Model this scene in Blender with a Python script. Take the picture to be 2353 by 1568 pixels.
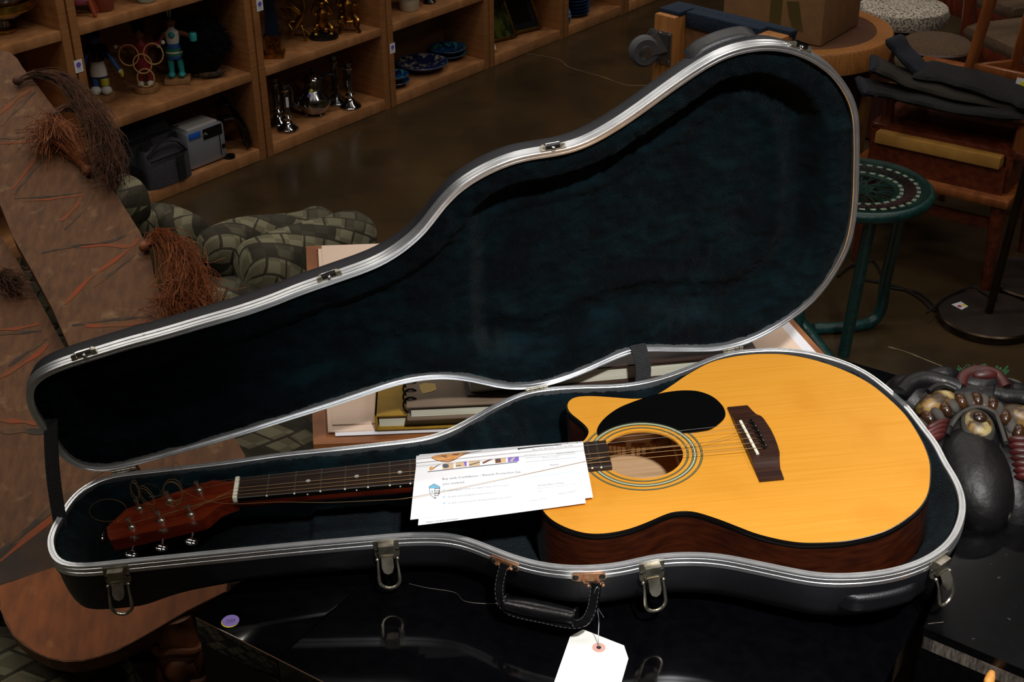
import bpy, bmesh, math, random
import numpy as np
from mathutils import Matrix, Vector
random.seed(7); rng = np.random.default_rng(7)
for o in list(bpy.data.objects): bpy.data.objects.remove(o)
sc = bpy.context.scene
COL = sc.collection
# ------------------------------------------------------------------ camera
IW, IH, FPX = 2353, 1568, 3099.95
CAM = np.array([0.239458, -1.400957, 1.7])
CR = np.array([[0.9966557, -0.0811929, -0.0092259], [-0.0485946, -0.4981342, -0.8657372], [0.0656960, 0.8632902, -0.5004138]])
cd = bpy.data.cameras.new('camera'); cam = bpy.data.objects.new('camera', cd); COL.objects.link(cam)
cd.sensor_width = 36.0; cd.lens = 36.0 * FPX / IW; cd.clip_start = 0.05
_m = Matrix(((CR[0][0], -CR[1][0], -CR[2][0], CAM[0]), (CR[0][1], -CR[1][1], -CR[2][1], CAM[1]), (CR[0][2], -CR[1][2], -CR[2][2], CAM[2]), (0, 0, 0, 1)))
cam.matrix_world = _m
sc.camera = cam
# ------------------------------------------------------------------ world, light, exposure
wd = bpy.data.worlds.new('world'); sc.world = wd; wd.use_nodes = True
wd.node_tree.nodes['Background'].inputs[0].default_value = (0.055, 0.05, 0.045, 1)
wd.node_tree.nodes['Background'].inputs[1].default_value = 0.18
sc.view_settings.view_transform = 'Standard'; sc.view_settings.look = 'None'
sc.view_settings.gamma = 1.0; sc.view_settings.use_curve_mapping = False
sc.view_settings.exposure = 0.0
def lamp(name, kind, loc, target, power, color=(1, 1, 1), **kw):
    d = bpy.data.lights.new(name, kind); d.energy = power; d.color = color
    for k, v in kw.items(): setattr(d, k, v)
    o = bpy.data.objects.new(name, d); COL.objects.link(o); o.location = loc
    o.rotation_euler = (Vector(target) - Vector(loc)).to_track_quat('-Z', 'Y').to_euler()
    return o
# the shop's spotlight over the display table and its rows of ceiling lamps
lamp('track_spot', 'SPOT', (0.66, -1.62, 2.75), (0.66, 0.03, 0.72), 335, (1.0, 0.985, 0.965), spot_size=math.radians(33), spot_blend=1.0, shadow_soft_size=0.07)
for i in range(3):
    for j in range(3):
        lamp('ceiling_lamp', 'AREA', (-1.6 + 2.0 * i, -0.8 + 2.4 * j, 3.6), (-1.6 + 2.0 * i, -0.8 + 2.4 * j, 0), 15.5, (1.0, 0.93, 0.84), shape='RECTANGLE', size=1.2, size_y=0.12)
# ------------------------------------------------------------------ geometry of the place
GR = np.array([[0.9988487, -0.0008372, -0.0479635], [0.0, 0.9998477, -0.0174524], [0.0479708, 0.0174323, 0.9986966]])
GO = np.array([0, 0, 0.687709])                    # the guitar's own frame: origin at the nut, on the level of its top
GM = Matrix([[*GR[0], 0], [*GR[1], 0], [*GR[2], GO[2]], [0, 0, 0, 1]])
CG = (CAM - GO) @ GR
TZ = 0.593                                          # table top
def ray(u, v): return CR.T @ np.array([(u - IW / 2) / FPX, (v - IH / 2) / FPX, 1.0])
def gz(u, v, z):
    d = ray(u, v); return CAM + (z - CAM[2]) / d[2] * d
def gp(u, v, P, n):
    d = ray(u, v); n = np.asarray(n, float); return CAM + ((np.asarray(P, float) - CAM) @ n) / (d @ n) * d
def lp(u, v, P, n):                                 # the same in the guitar's frame
    d = GR.T @ ray(u, v); n = np.asarray(n, float); return CG + ((np.asarray(P, float) - CG) @ n) / (d @ n) * d
def lz(u, v, z): return lp(u, v, (0, 0, z), (0, 0, 1))
def g2w(P): return np.asarray(P, float) @ GR.T + GO
# ------------------------------------------------------------------ materials
def lin(c):
    return tuple(((x / 255) / 12.92 if x <= 10 else ((x / 255 + 0.055) / 1.055) ** 2.4) for x in c)
MATS = {}
def mat(name, c, r=0.5, m=0.0, c2=None, sc_=20, st=(1, 1, 1), bump=0.0, bs=60, bst=None, coat=0.0, lo=0.35, hi=0.65, sheen=0.0, spec=0.5, c3=None, sc3=6, lo3=0.55, hi3=0.7, trans=0.0, wave=False, dist=0.0, rvar=0.0):
    M = bpy.data.materials.new(name); M.use_nodes = True; nt = M.node_tree; N = nt.nodes; L = nt.links
    b = N['Principled BSDF']; c = lin(c)
    b.inputs['Base Color'].default_value = (*c, 1); b.inputs['Roughness'].default_value = r; b.inputs['Metallic'].default_value = m
    b.inputs['Coat Weight'].default_value = coat; b.inputs['Coat Roughness'].default_value = 0.08
    b.inputs['Specular IOR Level'].default_value = spec; b.inputs['Sheen Weight'].default_value = sheen; b.inputs['Sheen Roughness'].default_value = 0.45
    b.inputs['Transmission Weight'].default_value = trans
    tc = N.new('ShaderNodeTexCoord'); mp = N.new('ShaderNodeMapping'); mp.inputs['Scale'].default_value = st
    L.new(tc.outputs['Object'], mp.inputs['Vector'])
    if c2 is not None:
        if wave:
            t = N.new('ShaderNodeTexWave'); t.inputs['Scale'].default_value = sc_; t.inputs['Distortion'].default_value = dist; t.inputs['Detail'].default_value = 3; t.inputs['Detail Scale'].default_value = 1.5
            out = t.outputs['Fac']
        else:
            t = N.new('ShaderNodeTexNoise'); t.inputs['Scale'].default_value = sc_; t.inputs['Detail'].default_value = 5; t.inputs['Distortion'].default_value = dist
            out = t.outputs['Fac']
        L.new(mp.outputs[0], t.inputs['Vector'])
        rp = N.new('ShaderNodeValToRGB'); rp.color_ramp.elements[0].position = lo; rp.color_ramp.elements[1].position = hi
        rp.color_ramp.elements[0].color = (*c, 1); rp.color_ramp.elements[1].color = (*lin(c2), 1)
        L.new(out, rp.inputs['Fac']); col = rp.outputs['Color']
        if c3 is not None:
            t3 = N.new('ShaderNodeTexNoise'); t3.inputs['Scale'].default_value = sc3; t3.inputs['Detail'].default_value = 8
            L.new(tc.outputs['Object'], t3.inputs['Vector'])
            r3 = N.new('ShaderNodeValToRGB'); r3.color_ramp.elements[0].position = lo3; r3.color_ramp.elements[1].position = hi3
            mx = N.new('ShaderNodeMix'); mx.data_type = 'RGBA'
            L.new(t3.outputs['Fac'], r3.inputs['Fac']); L.new(r3.outputs['Color'], mx.inputs['Factor']); L.new(col, mx.inputs[6]); mx.inputs[7].default_value = (*lin(c3), 1); col = mx.outputs[2]
        L.new(col, b.inputs['Base Color'])
    if rvar:
        tr = N.new('ShaderNodeTexNoise'); tr.inputs['Scale'].default_value = 9; tr.inputs['Detail'].default_value = 6
        L.new(tc.outputs['Object'], tr.inputs['Vector'])
        mr = N.new('ShaderNodeMapRange'); mr.inputs['To Min'].default_value = max(0.02, r - rvar); mr.inputs['To Max'].default_value = r + rvar
        L.new(tr.outputs['Fac'], mr.inputs['Value']); L.new(mr.outputs[0], b.inputs['Roughness'])
    if bump:
        tb = N.new('ShaderNodeTexNoise'); tb.inputs['Scale'].default_value = bs; tb.inputs['Detail'].default_value = 4
        mb = N.new('ShaderNodeMapping'); mb.inputs['Scale'].default_value = bst or st
        L.new(tc.outputs['Object'], mb.inputs['Vector']); L.new(mb.outputs[0], tb.inputs['Vector'])
        bu = N.new('ShaderNodeBump'); bu.inputs['Strength'].default_value = bump; bu.inputs['Distance'].default_value = 0.004
        L.new(tb.outputs['Fac'], bu.inputs['Height']); L.new(bu.outputs[0], b.inputs['Normal'])
    MATS[name] = M; return M
# ------------------------------------------------------------------ mesh builder and object helpers
ROOT = {}
def thing(name, label, cat, loc=(0, 0, 0), group=None, M=None):
    o = bpy.data.objects.new(name, None); COL.objects.link(o); o.empty_display_size = 0.05
    if M is None: M = Matrix.Translation(Vector([float(x) for x in loc]))
    o.matrix_world = M; ROOT[o.name] = M
    o['label'] = label; o['category'] = cat
    if group: o['group'] = group
    return o
def tag(o, label, cat, group=None):
    o['label'] = label; o['category'] = cat
    if group: o['group'] = group
    return o
def rootmat(p):
    while p is not None:
        if p.name in ROOT: return ROOT[p.name]
        p = p.parent
    return Matrix.Identity(4)
def nrm(v):
    v = np.asarray(v, float); return v / (np.linalg.norm(v) + 1e-12)
class MB:
    def __init__(s): s.v = []; s.f = []; s.uv = None
    def add(s, V, F):
        n = len(s.v); s.v.extend([tuple(float(q) for q in x) for x in V]); s.f.extend([tuple(i + n for i in f) for f in F]); return s
    def box(s, c, size, ax=None, bev=0.0):
        ax = np.eye(3) if ax is None else np.asarray(ax, float); c = np.asarray(c, float); h = np.asarray(size, float) / 2
        if bev <= 0:
            V = [c + ax.T @ (h * np.array(k)) for k in [(-1, -1, -1), (1, -1, -1), (1, 1, -1), (-1, 1, -1), (-1, -1, 1), (1, -1, 1), (1, 1, 1), (-1, 1, 1)]]
            return s.add(V, [(3, 2, 1, 0), (4, 5, 6, 7), (0, 1, 5, 4), (1, 2, 6, 5), (2, 3, 7, 6), (3, 0, 4, 7)])
        bm = bmesh.new(); bmesh.ops.create_cube(bm, size=1)
        for v in bm.verts: v.co = Vector((v.co.x * 2 * h[0], v.co.y * 2 * h[1], v.co.z * 2 * h[2]))
        bmesh.ops.bevel(bm, geom=bm.edges[:], offset=bev, segments=2, affect='EDGES', profile=0.5)
        bm.verts.ensure_lookup_table()
        V = [c + ax.T @ np.array(v.co) for v in bm.verts]; F = [[v.index for v in f.verts] for f in bm.faces]; bm.free()
        return s.add(V, F)
    def tube(s, P, r, seg=8, closed=False, cap=True, flat=1.0):
        P = [np.asarray(p, float) for p in P]; n = len(P); rr = r if hasattr(r, '__len__') else [r] * n
        V = []; F = []; up = None
        for i in range(n):
            if closed: t = nrm(P[(i + 1) % n] - P[i - 1])
            else: t = nrm(P[min(i + 1, n - 1)] - P[max(i - 1, 0)])
            if up is None:
                a = np.array([0, 0, 1.0]) if abs(t[2]) < 0.9 else np.array([1.0, 0, 0]); up = nrm(np.cross(np.cross(t, a), t))
            else: up = nrm(up - (up @ t) * t)
            sd = np.cross(t, up)
            for k in range(seg):
                a = 2 * math.pi * k / seg; V.append(P[i] + rr[i] * (math.cos(a) * sd + flat * math.sin(a) * up))
        for i in range(n if closed else n - 1):
            j = (i + 1) % n
            for k in range(seg):
                l = (k + 1) % seg; F.append((i * seg + k, i * seg + l, j * seg + l, j * seg + k))
        if not closed and cap: F.append(tuple(range(seg - 1, -1, -1))); F.append(tuple((n - 1) * seg + k for k in range(seg)))
        return s.add(V, F)
    def lathe(s, prof, c=(0, 0, 0), seg=24, ax=None, sx=1.0, sy=1.0, a0=0.0, a1=2 * math.pi):
        ax = np.eye(3) if ax is None else np.asarray(ax, float); c = np.asarray(c, float); n = len(prof); full = abs(a1 - a0 - 2 * math.pi) < 1e-6
        m = seg if full else seg + 1; V = []; F = []
        for r, z in prof:
            for k in range(m):
                a = a0 + (a1 - a0) * k / seg; V.append(c + ax.T @ np.array([r * math.cos(a) * sx, r * math.sin(a) * sy, z]))
        for i in range(n - 1):
            for k in range(m if full else m - 1):
                l = (k + 1) % m; F.append((i * m + k, i * m + l, (i + 1) * m + l, (i + 1) * m + k))
        return s.add(V, F)
    def ell(s, c, r, ax=None, seg=16, rings=10):
        r = np.asarray(r, float) * np.ones(3); prof = [(math.sin(math.pi * i / rings), -math.cos(math.pi * i / rings)) for i in range(rings + 1)]
        q = MB().lathe([(max(a, 1e-5), b) for a, b in prof], seg=seg); ax = np.eye(3) if ax is None else np.asarray(ax, float)
        return s.add([np.asarray(c, float) + ax.T @ (np.array(v) * r) for v in q.v], q.f)
    def prism(s, out, z0, z1):
        n = len(out); V = [(p[0], p[1], z0) for p in out] + [(p[0], p[1], z1) for p in out]
        return s.add(V, [tuple(range(n - 1, -1, -1)), tuple(range(n, 2 * n))] + [(i, (i + 1) % n, n + (i + 1) % n, n + i) for i in range(n)])
    def slab(s, pts, n, th):                        # polygon of 3-D points, given thickness along -n
        pts = [np.asarray(p, float) for p in pts]; n = nrm(n); k = len(pts)
        return s.add(pts + [p - n * th for p in pts], [tuple(range(k)), tuple(range(2 * k - 1, k - 1, -1))] + [((i + 1) % k, i, k + i, k + (i + 1) % k) for i in range(k)])
    def rings(s, RG, closed=True, cap0=False, cap1=False):
        m = len(RG[0]); V = [p for r in RG for p in r]; F = []
        for i in range(len(RG) - 1):
            for k in range(m if closed else m - 1):
                l = (k + 1) % m; F.append((i * m + k, i * m + l, (i + 1) * m + l, (i + 1) * m + k))
        if cap0: F.append(tuple(range(m - 1, -1, -1)))
        if cap1: F.append(tuple((len(RG) - 1) * m + k for k in range(m)))
        return s.add(V, F)
    def build(s, name, m, parent=None, local=False, smooth=True, uv=None, angle=40):
        me = bpy.data.meshes.new(name); V = np.array(s.v, float).reshape(-1, 3)
        if parent is not None and not local:
            Mi = np.array(rootmat(parent).inverted()); V = V @ Mi[:3, :3].T + Mi[:3, 3]
        me.from_pydata(V.tolist(), [], s.f)
        bm = bmesh.new(); bm.from_mesh(me)
        big = [f for f in bm.faces if len(f.verts) > 4]
        if big: bmesh.ops.triangulate(bm, faces=big)
        bmesh.ops.recalc_face_normals(bm, faces=bm.faces[:])
        bm.to_mesh(me); bm.free()
        if smooth:
            me.polygons.foreach_set('use_smooth', [True] * len(me.polygons)); me.set_sharp_from_angle(angle=math.radians(angle))
        if uv is not None and not big:
            ul = me.uv_layers.new(name='UVMap')
            for lo in me.loops: ul.data[lo.index].uv = uv[lo.vertex_index]
        me.materials.append(MATS[m] if isinstance(m, str) else m)
        o = bpy.data.objects.new(name, me); COL.objects.link(o)
        if parent is not None: o.parent = parent
        return o
def one(name, mb, m, label, cat, group=None, **kw):
    V = np.array(mb.v); c = np.array([V[:, 0].mean(), V[:, 1].mean(), V[:, 2].min()]); mb.v = [tuple(p - c) for p in V]
    o = mb.build(name, m, **kw); o.location = c; return tag(o, label, cat, group)
def struct(o): o['kind'] = 'structure'; return o
def stuff(o): o['kind'] = 'stuff'; return o
def catmull(P, n=8, closed=False):
    P = [np.asarray(p, float) for p in P]; k = len(P); out = []
    for i in range(k if closed else k - 1):
        p0 = P[(i - 1) % k] if closed or i > 0 else 2 * P[0] - P[1]; p1 = P[i]; p2 = P[(i + 1) % k]; p3 = P[(i + 2) % k] if closed or i + 2 < k else 2 * P[-1] - P[-2]
        for t in np.arange(n) / n:
            out.append(0.5 * ((2 * p1) + (-p0 + p2) * t + (2 * p0 - 5 * p1 + 4 * p2 - p3) * t * t + (-p0 + 3 * p1 - 3 * p2 + p3) * t ** 3))
    if not closed: out.append(P[-1])
    return out
def resample(P, n, closed=True):
    P = np.array(P, float); Q = np.vstack([P, P[:1]]) if closed else P
    d = np.r_[0, np.cumsum(np.linalg.norm(np.diff(Q, axis=0), axis=1))]; t = np.linspace(0, d[-1], n + 1)[:-1] if closed else np.linspace(0, d[-1], n)
    return np.stack([np.interp(t, d, Q[:, k]) for k in range(Q.shape[1])], 1)
def smoothed(P, it):
    P = np.array(P, float)
    for _ in range(it): P = 0.5 * P + 0.25 * (np.roll(P, 1, 0) + np.roll(P, -1, 0))
    return P
def frame(z, x=(1, 0, 0)):                          # rows: x', y', z'
    z = nrm(z); x = np.asarray(x, float); x = nrm(x - (x @ z) * z); return np.array([x, np.cross(z, x), z])
def yaw(a): c, s_ = math.cos(a), math.sin(a); return np.array([[c, s_, 0], [-s_, c, 0], [0, 0, 1]])
def text_mb(body, size, place, align='LEFT', font_scale_x=1.0):
    cu = bpy.data.curves.new('t', 'FONT'); cu.body = body; cu.size = size; cu.align_x = align; cu.fill_mode = 'FRONT'; cu.resolution_u = 2
    ob = bpy.data.objects.new('t', cu); me = bpy.data.meshes.new_from_object(ob)
    q = MB().add([place(v.co.x * font_scale_x, v.co.y) for v in me.vertices], [tuple(p.vertices) for p in me.polygons])
    bpy.data.objects.remove(ob); bpy.data.curves.remove(cu); bpy.data.meshes.remove(me); return q
# ------------------------------------------------------------------ materials of the place
mat('concrete', (52, 41, 27), 0.24, c2=(76, 60, 38), sc_=2.2, lo=0.3, hi=0.7, c3=(46, 38, 28), sc3=5, lo3=0.5, hi3=0.75, bump=0.04, bs=30, rvar=0.12)
mat('crack', (150, 130, 100), 0.8)
mat('lacquer', (4, 4, 6), 0.07, c2=(7, 7, 9), sc_=60, spec=0.45)
mat('lacquer_side', (4, 4, 5), 0.55, spec=0.2)
mat('lacquer_worn', (6, 6, 7), 0.2, c2=(10, 10, 12), sc_=90, c3=(60, 58, 56), sc3=110, lo3=0.70, hi3=0.74, bump=0.02, bs=150, spec=0.22)
mat('worn_edge', (60, 52, 45), 0.6, c2=(105, 98, 90), sc_=70, st=(1, 6, 1))
mat('brown_edge', (88, 60, 34), 0.5)
mat('case_plastic', (21, 22, 28), 0.5, c2=(27, 28, 34), sc_=25, bump=0.18, bs=700, spec=0.4)
mat('pad_plastic', (17, 18, 22), 0.42, bump=0.16, bs=600, spec=0.5)
mat('aluminium', (224, 227, 230), 0.3, 0.9, c2=(208, 210, 214), sc_=40, st=(1, 1, 1), c3=(150, 142, 125), sc3=60, lo3=0.7, hi3=0.76)
mat('plush', (4, 13, 17), 0.95, c2=(8, 27, 33), sc_=26, st=(1, 2.4, 2.4), bump=0.9, bs=330, bst=(1, 2, 2), sheen=0.03, spec=0.05, c3=(4, 10, 15), sc3=14, lo3=0.45, hi3=0.65)
mat('nickel', (196, 190, 174), 0.28, 0.9, c2=(120, 112, 96), sc_=60, lo=0.4, hi=0.75, bump=0.02, bs=200)
mat('chrome', (215, 215, 218), 0.1, 1.0)
mat('copper', (200, 150, 112), 0.42, 0.6, c2=(150, 100, 66), sc_=90, bump=0.1, bs=300)
mat('rivet_dark', (60, 62, 60), 0.4, 0.8)
mat('leather_black', (10, 10, 12), 0.24, bump=0.1, bs=300, spec=0.6, c2=(16, 16, 18), sc_=80)
mat('stitch', (78, 78, 80), 0.7)
mat('webbing', (9, 10, 13), 0.75, c2=(20, 21, 25), sc_=300, bump=0.4, bs=500)
mat('spruce', (208, 142, 42), 0.55, c2=(216, 150, 54), sc_=26, st=(0.25, 9, 1), lo=0.35, hi=0.7, c3=(198, 128, 34), sc3=7, lo3=0.55, hi3=0.8, coat=0.0, spec=0.25)
mat('mahogany', (42, 16, 8), 0.28, c2=(74, 32, 13), sc_=70, st=(0.5, 0.5, 2.5), lo=0.3, hi=0.75, coat=0.4)
mat('neck_wood', (92, 28, 12), 0.26, c2=(112, 40, 17), sc_=25, st=(0.4, 6, 6), coat=0.4, c3=(78, 24, 12), sc3=18)
mat('binding', (12, 10, 9), 0.2, coat=0.4)
mat('rosewood', (58, 32, 22), 0.45, c2=(36, 18, 13), sc_=30, st=(0.5, 12, 4), lo=0.35, hi=0.65, bump=0.08, bs=120)
mat('fingerboard', (52, 37, 30), 0.5, c2=(32, 22, 19), sc_=22, st=(0.6, 14, 4), lo=0.3, hi=0.7, bump=0.08, bs=120)
mat('fret_nickel', (160, 164, 150), 0.3, 0.9)
mat('bone', (238, 236, 214), 0.4)
mat('pearl', (176, 184, 176), 0.25)
mat('pick_black', (8, 8, 9), 0.16, coat=0.3, bump=0.01, bs=300)
mat('ring_grey', (116, 122, 92), 0.35)
mat('ring_white', (222, 230, 200), 0.35)
mat('ring_black', (18, 18, 14), 0.35)
mat('inner_wood', (206, 172, 132), 0.7, c2=(190, 152, 112), sc_=14, st=(0.3, 12, 2), lo=0.3, hi=0.7)
mat('string_wound', (140, 108, 66), 0.5, 0.7)
mat('string_plain', (110, 102, 94), 0.5, 0.8)
mat('paper', (246, 247, 250), 0.7)
mat('ink_grey', (150, 158, 170), 0.8); mat('ink_dark', (88, 92, 104), 0.8); mat('ink_blue', (120, 190, 225), 0.8); mat('ink_black', (30, 32, 42), 0.7)
mat('print_orange', (216, 146, 78), 0.7, c2=(232, 176, 112), sc_=60); mat('print_brown', (120, 66, 40), 0.7); mat('print_tan', (222, 190, 150), 0.7); mat('print_purple', (140, 110, 205), 0.7)
mat('print_grey', (190, 186, 184), 0.7)
mat('card', (252, 252, 246), 0.7); mat('pink_ring', (226, 172, 158), 0.7); mat('wire', (205, 208, 212), 0.3, 0.9)
mat('sticker_lilac', (160, 140, 222), 0.5); mat('sticker_yellow', (236, 226, 60), 0.5); mat('sticker_white', (232, 234, 240), 0.5); mat('sticker_purple', (120, 90, 190), 0.5); mat('sticker_red', (190, 40, 50), 0.5)
# ------------------------------------------------------------------ floor
fl = MB().box((0.6, 3.0, -0.05), (9.0, 10.0, 0.1)).build('floor', 'concrete'); struct(fl)
def crack(px, w):
    P = [gz(u, v, 0.0006) for u, v in px]; P = catmull(P, 4); q = MB(); L = []; Rr = []
    for i, p in enumerate(P):
        t = nrm(P[min(i + 1, len(P) - 1)] - P[max(i - 1, 0)]); s_ = np.array([-t[1], t[0], 0]); k = w * (0.5 + random.random())
        L.append(p + s_ * k); Rr.append(p - s_ * k)
    n = len(P); q.add(L + Rr, [(i, i + 1, n + i + 1, n + i) for i in range(n - 1)])
    return q.build('floor_crack', 'crack', fl)
crack([(1205, 122), (1280, 135), (1310, 155), (1380, 175), (1440, 195), (1500, 196)], 0.0012)
crack([(2040, 797), (2080, 808), (2130, 828), (2175, 846)], 0.002)
# ------------------------------------------------------------------ black lacquered coffee table
D1 = np.array([0.788, -0.616, 0]); D2 = np.array([0.616, 0.788, 0]); KC = np.array([-0.053, -0.122, 0])
def tb(a, b, z): return KC + D1 * a + D2 * b + np.array([0, 0, z])
TAX = np.array([D1, D2, [0, 0, 1]])
tr = thing('coffee_table', 'black glossy lacquered coffee table carrying the open guitar case', 'table', tb(0.6, 0.5, 0))
MB().box(tb(0.066, 0.5, TZ - 0.02), (0.1318, 1.0, 0.04), TAX, 0.0012).build('table_leaf', 'lacquer', tr)
MB().slab([tb(0.1342, 0, TZ), tb(0.752, 0, TZ), tb(0.717, 1.0, TZ), tb(0.1342, 1.0, TZ)], (0, 0, 1), 0.04).build('table_top', 'lacquer', tr, smooth=False)
MB().box(tb(0.372, 0.0, TZ - 0.0006), (0.742, 0.0008, 0.0014), TAX).build('worn_edge_line', 'brown_edge', tr)
for nm, a, b, sa, sb in (('side_panel', 0.066, 0.012, 0.131, 0.02), ('side_panel', 0.4215, 0.012, 0.574, 0.02), ('side_panel', 0.355, 0.985, 0.70, 0.02), ('side_panel', 0.012, 0.5, 0.02, 0.95), ('side_panel', 0.70, 0.5, 0.02, 0.95)):
    MB().box(tb(a, b, 0.276), (sa, sb, 0.553), TAX).build(nm, 'lacquer_side', tr, smooth=False)
def disc(c, r, th, seg=32): return MB().lathe([(0.0001, th), (r, th), (r, 0)], c, seg)
c = gz(530, 1428, TZ); st = disc(c + np.array([-0.0006, -0.0012, 0.0002]), 0.0106, 0.0003).build('lot_sticker', 'sticker_yellow', tr); st['label'] = 'yellow round sticker peeking out under the lilac one'
st = disc(c + np.array([0, 0, 0.0006]), 0.0104, 0.0003).build('lot_sticker', 'sticker_lilac', tr); st['label'] = 'lilac round lot sticker printed 7329'
def txt_between(body, A, B, z_off, h=None, n=(0, 0, 1)):  # a printed line that runs from A to B
    A = np.asarray(A, float); B = np.asarray(B, float); d = B - A; w_ = np.linalg.norm(d); d = d / w_; upv = np.cross(n, d)
    cu = text_mb(body, 1.0, lambda x, y: (x, y, 0)); xs = [v[0] for v in cu.v]; k = w_ / (max(xs) - min(xs)); x0 = min(xs); ky = h if h else k
    cu.v = [tuple(A + d * (v[0] - x0) * k + upv * v[1] * ky + np.asarray(n, float) * z_off) for v in cu.v]; return cu
A = gz(520, 1432, TZ); B = gz(541, 1429, TZ)
txt_between('7329', A, B, 0.0011).build('sticker_number', 'ink_black', st)
A2 = gz(519.5, 1434.3, TZ); B2 = gz(540.5, 1431.5, TZ)
MB().tube([A2 + [0, 0, .0010], B2 + [0, 0, .0010]], 0.00025, 4).build('number_underline', 'ink_black', st)
# a hair-like thread on the lacquer
one('loose_thread', MB().tube(catmull([gz(u, v, TZ + 0.0012) for u, v in [(940, 1342), (985, 1352), (1045, 1362), (1068, 1382), (1120, 1388), (1150, 1385)]], 5), 0.00035, 4), 'string_plain', 'fine pale thread lying on the black table below the case', 'thread')
# ------------------------------------------------------------------ low lacquered stand at the right
ZS = 0.615
P0 = gz(2122, 1443, ZS); ex = nrm(gz(2353, 1540, ZS) - P0); ex[2] = 0; ex = nrm(ex); ey = np.array([-ex[1], ex[0], 0])
if True:
    lft = gz(2245, 1145, ZS) - P0; dep = float(np.linalg.norm(lft[:2])); ey2 = nrm([lft[0], lft[1], 0])
    sd = thing('lacquer_side_table', 'scratched black lacquered side table with an orange drawer knob at the lower right corner', 'side table', P0 * [1, 1, 0])
    def sp(a, b, z): return P0 + ex * a + ey2 * b + np.array([0, 0, z - ZS])
    q = MB(); LN = 0.42
    q.slab([sp(0, 0, ZS), sp(LN, 0, ZS), sp(LN, dep, ZS), sp(0, dep, ZS)], (0, 0, 1), 0.012).build('table_top', 'lacquer_worn', sd, smooth=False)
    MB().slab([sp(0.002, 0.0, ZS - 0.012), sp(0.002, 0.0, ZS - 0.03), sp(LN, 0.0, ZS - 0.03), sp(LN, 0.0, ZS - 0.012)], -ey2, 0.012).build('apron', 'worn_edge', sd, smooth=False)
    MB().slab([sp(0.002, 0, ZS - 0.012), sp(0.002, dep, ZS - 0.012), sp(0.002, dep, ZS - 0.03), sp(0.002, 0, ZS - 0.03)], -ex, 0.012).build('apron', 'lacquer_worn', sd, smooth=False)
    for a, b in ((0, 0), (LN, 0), (0, dep), (LN, dep)):
        s1 = 1 if a == 0 else -1; bb = b if b == 0 else b - 0.014
        MB().slab([sp(a, bb, ZS - 0.03), sp(a + s1 * 0.085, bb, ZS - 0.03), sp(a + s1 * 0.055, bb, ZS - 0.075), sp(a + s1 * 0.045, bb, 0.001), sp(a, bb, 0.001)], -ey2, 0.03).build('bracket_leg', 'lacquer_worn', sd, smooth=False)
    kb = gz(2288, 1530, ZS - 0.02); MB().lathe([(0.0001, 0), (0.004, 0.001), (0.0055, 0.008), (0.006, 0.018), (0.0045, 0.023), (0.0001, 0.0245)], sp(float((kb - P0) @ ex), -0.001, ZS - 0.021), 14, frame(-ey2)).build('drawer_knob', mat('knob_wood', (226, 150, 70), 0.3, c2=(240, 180, 100), sc_=80), sd)
    for (u0, v0, u1, v1) in ((2310, 1163, 2340, 1158), (2338, 1172, 2353, 1172), (2132, 1434, 2168, 1430), (2230, 1188, 2238, 1196)):
        MB().tube([gz(u0, v0, ZS + 0.0004), gz(u1, v1, ZS + 0.0004)], 0.0005, 4).build('scratch', 'worn_edge', sd)
# ------------------------------------------------------------------ guitar case
RZ = -0.015
BPX = [(121,1272),(131,1290),(161,1299),(221,1297),(261,1292),(480,1270),(640,1254),(780,1241),(862,1234),(916,1229),(970,1227),(1025,1228),(1079,1240),(1134,1262),(1188,1282),(1242,1296),(1297,1303),(1324,1304),(1378,1302),(1420,1297),(1452,1291),(1487,1281),(1522,1276),(1560,1273),(1600,1273),(1650,1276),(1700,1285),(1800,1306),(1850,1316),(1880,1321),(1947,1322.5),(2014,1317),(2067.5,1306.5),(2121,1288),(2161,1264),(2188,1237),(2204,1205),(2212,1172.5),(2211,1146),(2201.5,1113.6),(2185,1084),(2169,1060),(2152,1023),(2125,988),(2094,947),(2067,918),(2031,887),(1996,860),(1960,841),(1922,826),(1865,811),(1816,804),(1765,802.5),(1714,805.5),(1675,810.6),(1637,823),(1586,844),(1535,863),(1497,874),(1458.6,881),(1433,884.6),(1382,887),(1331,888),(1280,891),(1218,899),(1167,918),(1116,944),(1065,973),(1014,997),(963,1010),(878,1020),(776,1031),(640,1045),(549.6,1058),(441,1071.7),(332,1084),(277.6,1090),(250,1095),(223,1103),(196,1118),(169,1141),(152.5,1164),(133,1197),(120,1221),(114,1246)]
LPX = [(91,870),(116.5,856),(167.6,838),(234,817.6),(295,798.5),(371.6,778),(473.7,747.5),(550,726),(640,695),(676.5,679),(794,638),(855,616),(906,589.6),(957,550),(982.6,523),(1008,487.6),(1033.7,458),(1059,434),(1110,402),(1161,379),(1201,366),(1303,349),(1354,331),(1405,303),(1456,270),(1507,233),(1558,196),(1609,161.6),(1660,132),(1711,116),(1750,110.6),(1780.6,110),(1831.6,120),(1882.6,144),(1921,175),(1946,210.5),(1959,236),(1967,269),(1969,315),(1969,366),(1968,417),(1965.6,471),(1959,522),(1949,565),(1933.7,598.6),(1908,642),(1882.6,675),(1857,702),(1806,740),(1755,769.5),(1704,791),(1653,802.6),(1602,804),(1551,804),(1500,803),(1448,809),(1397,830),(1334,858),(1257,883),(1193,892),(1142,886),(1091,874),(1040,867),(1002,867),(951,873),(900,885),(851,901),(759,932),(640,969),(550,998),(448,1028),(346,1056),(270,1075),(231,1082),(193,1077),(162,1063),(142,1046),(127,1020.6),(99,985),(78,952),(68,924),(67,903),(73,883)]
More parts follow.
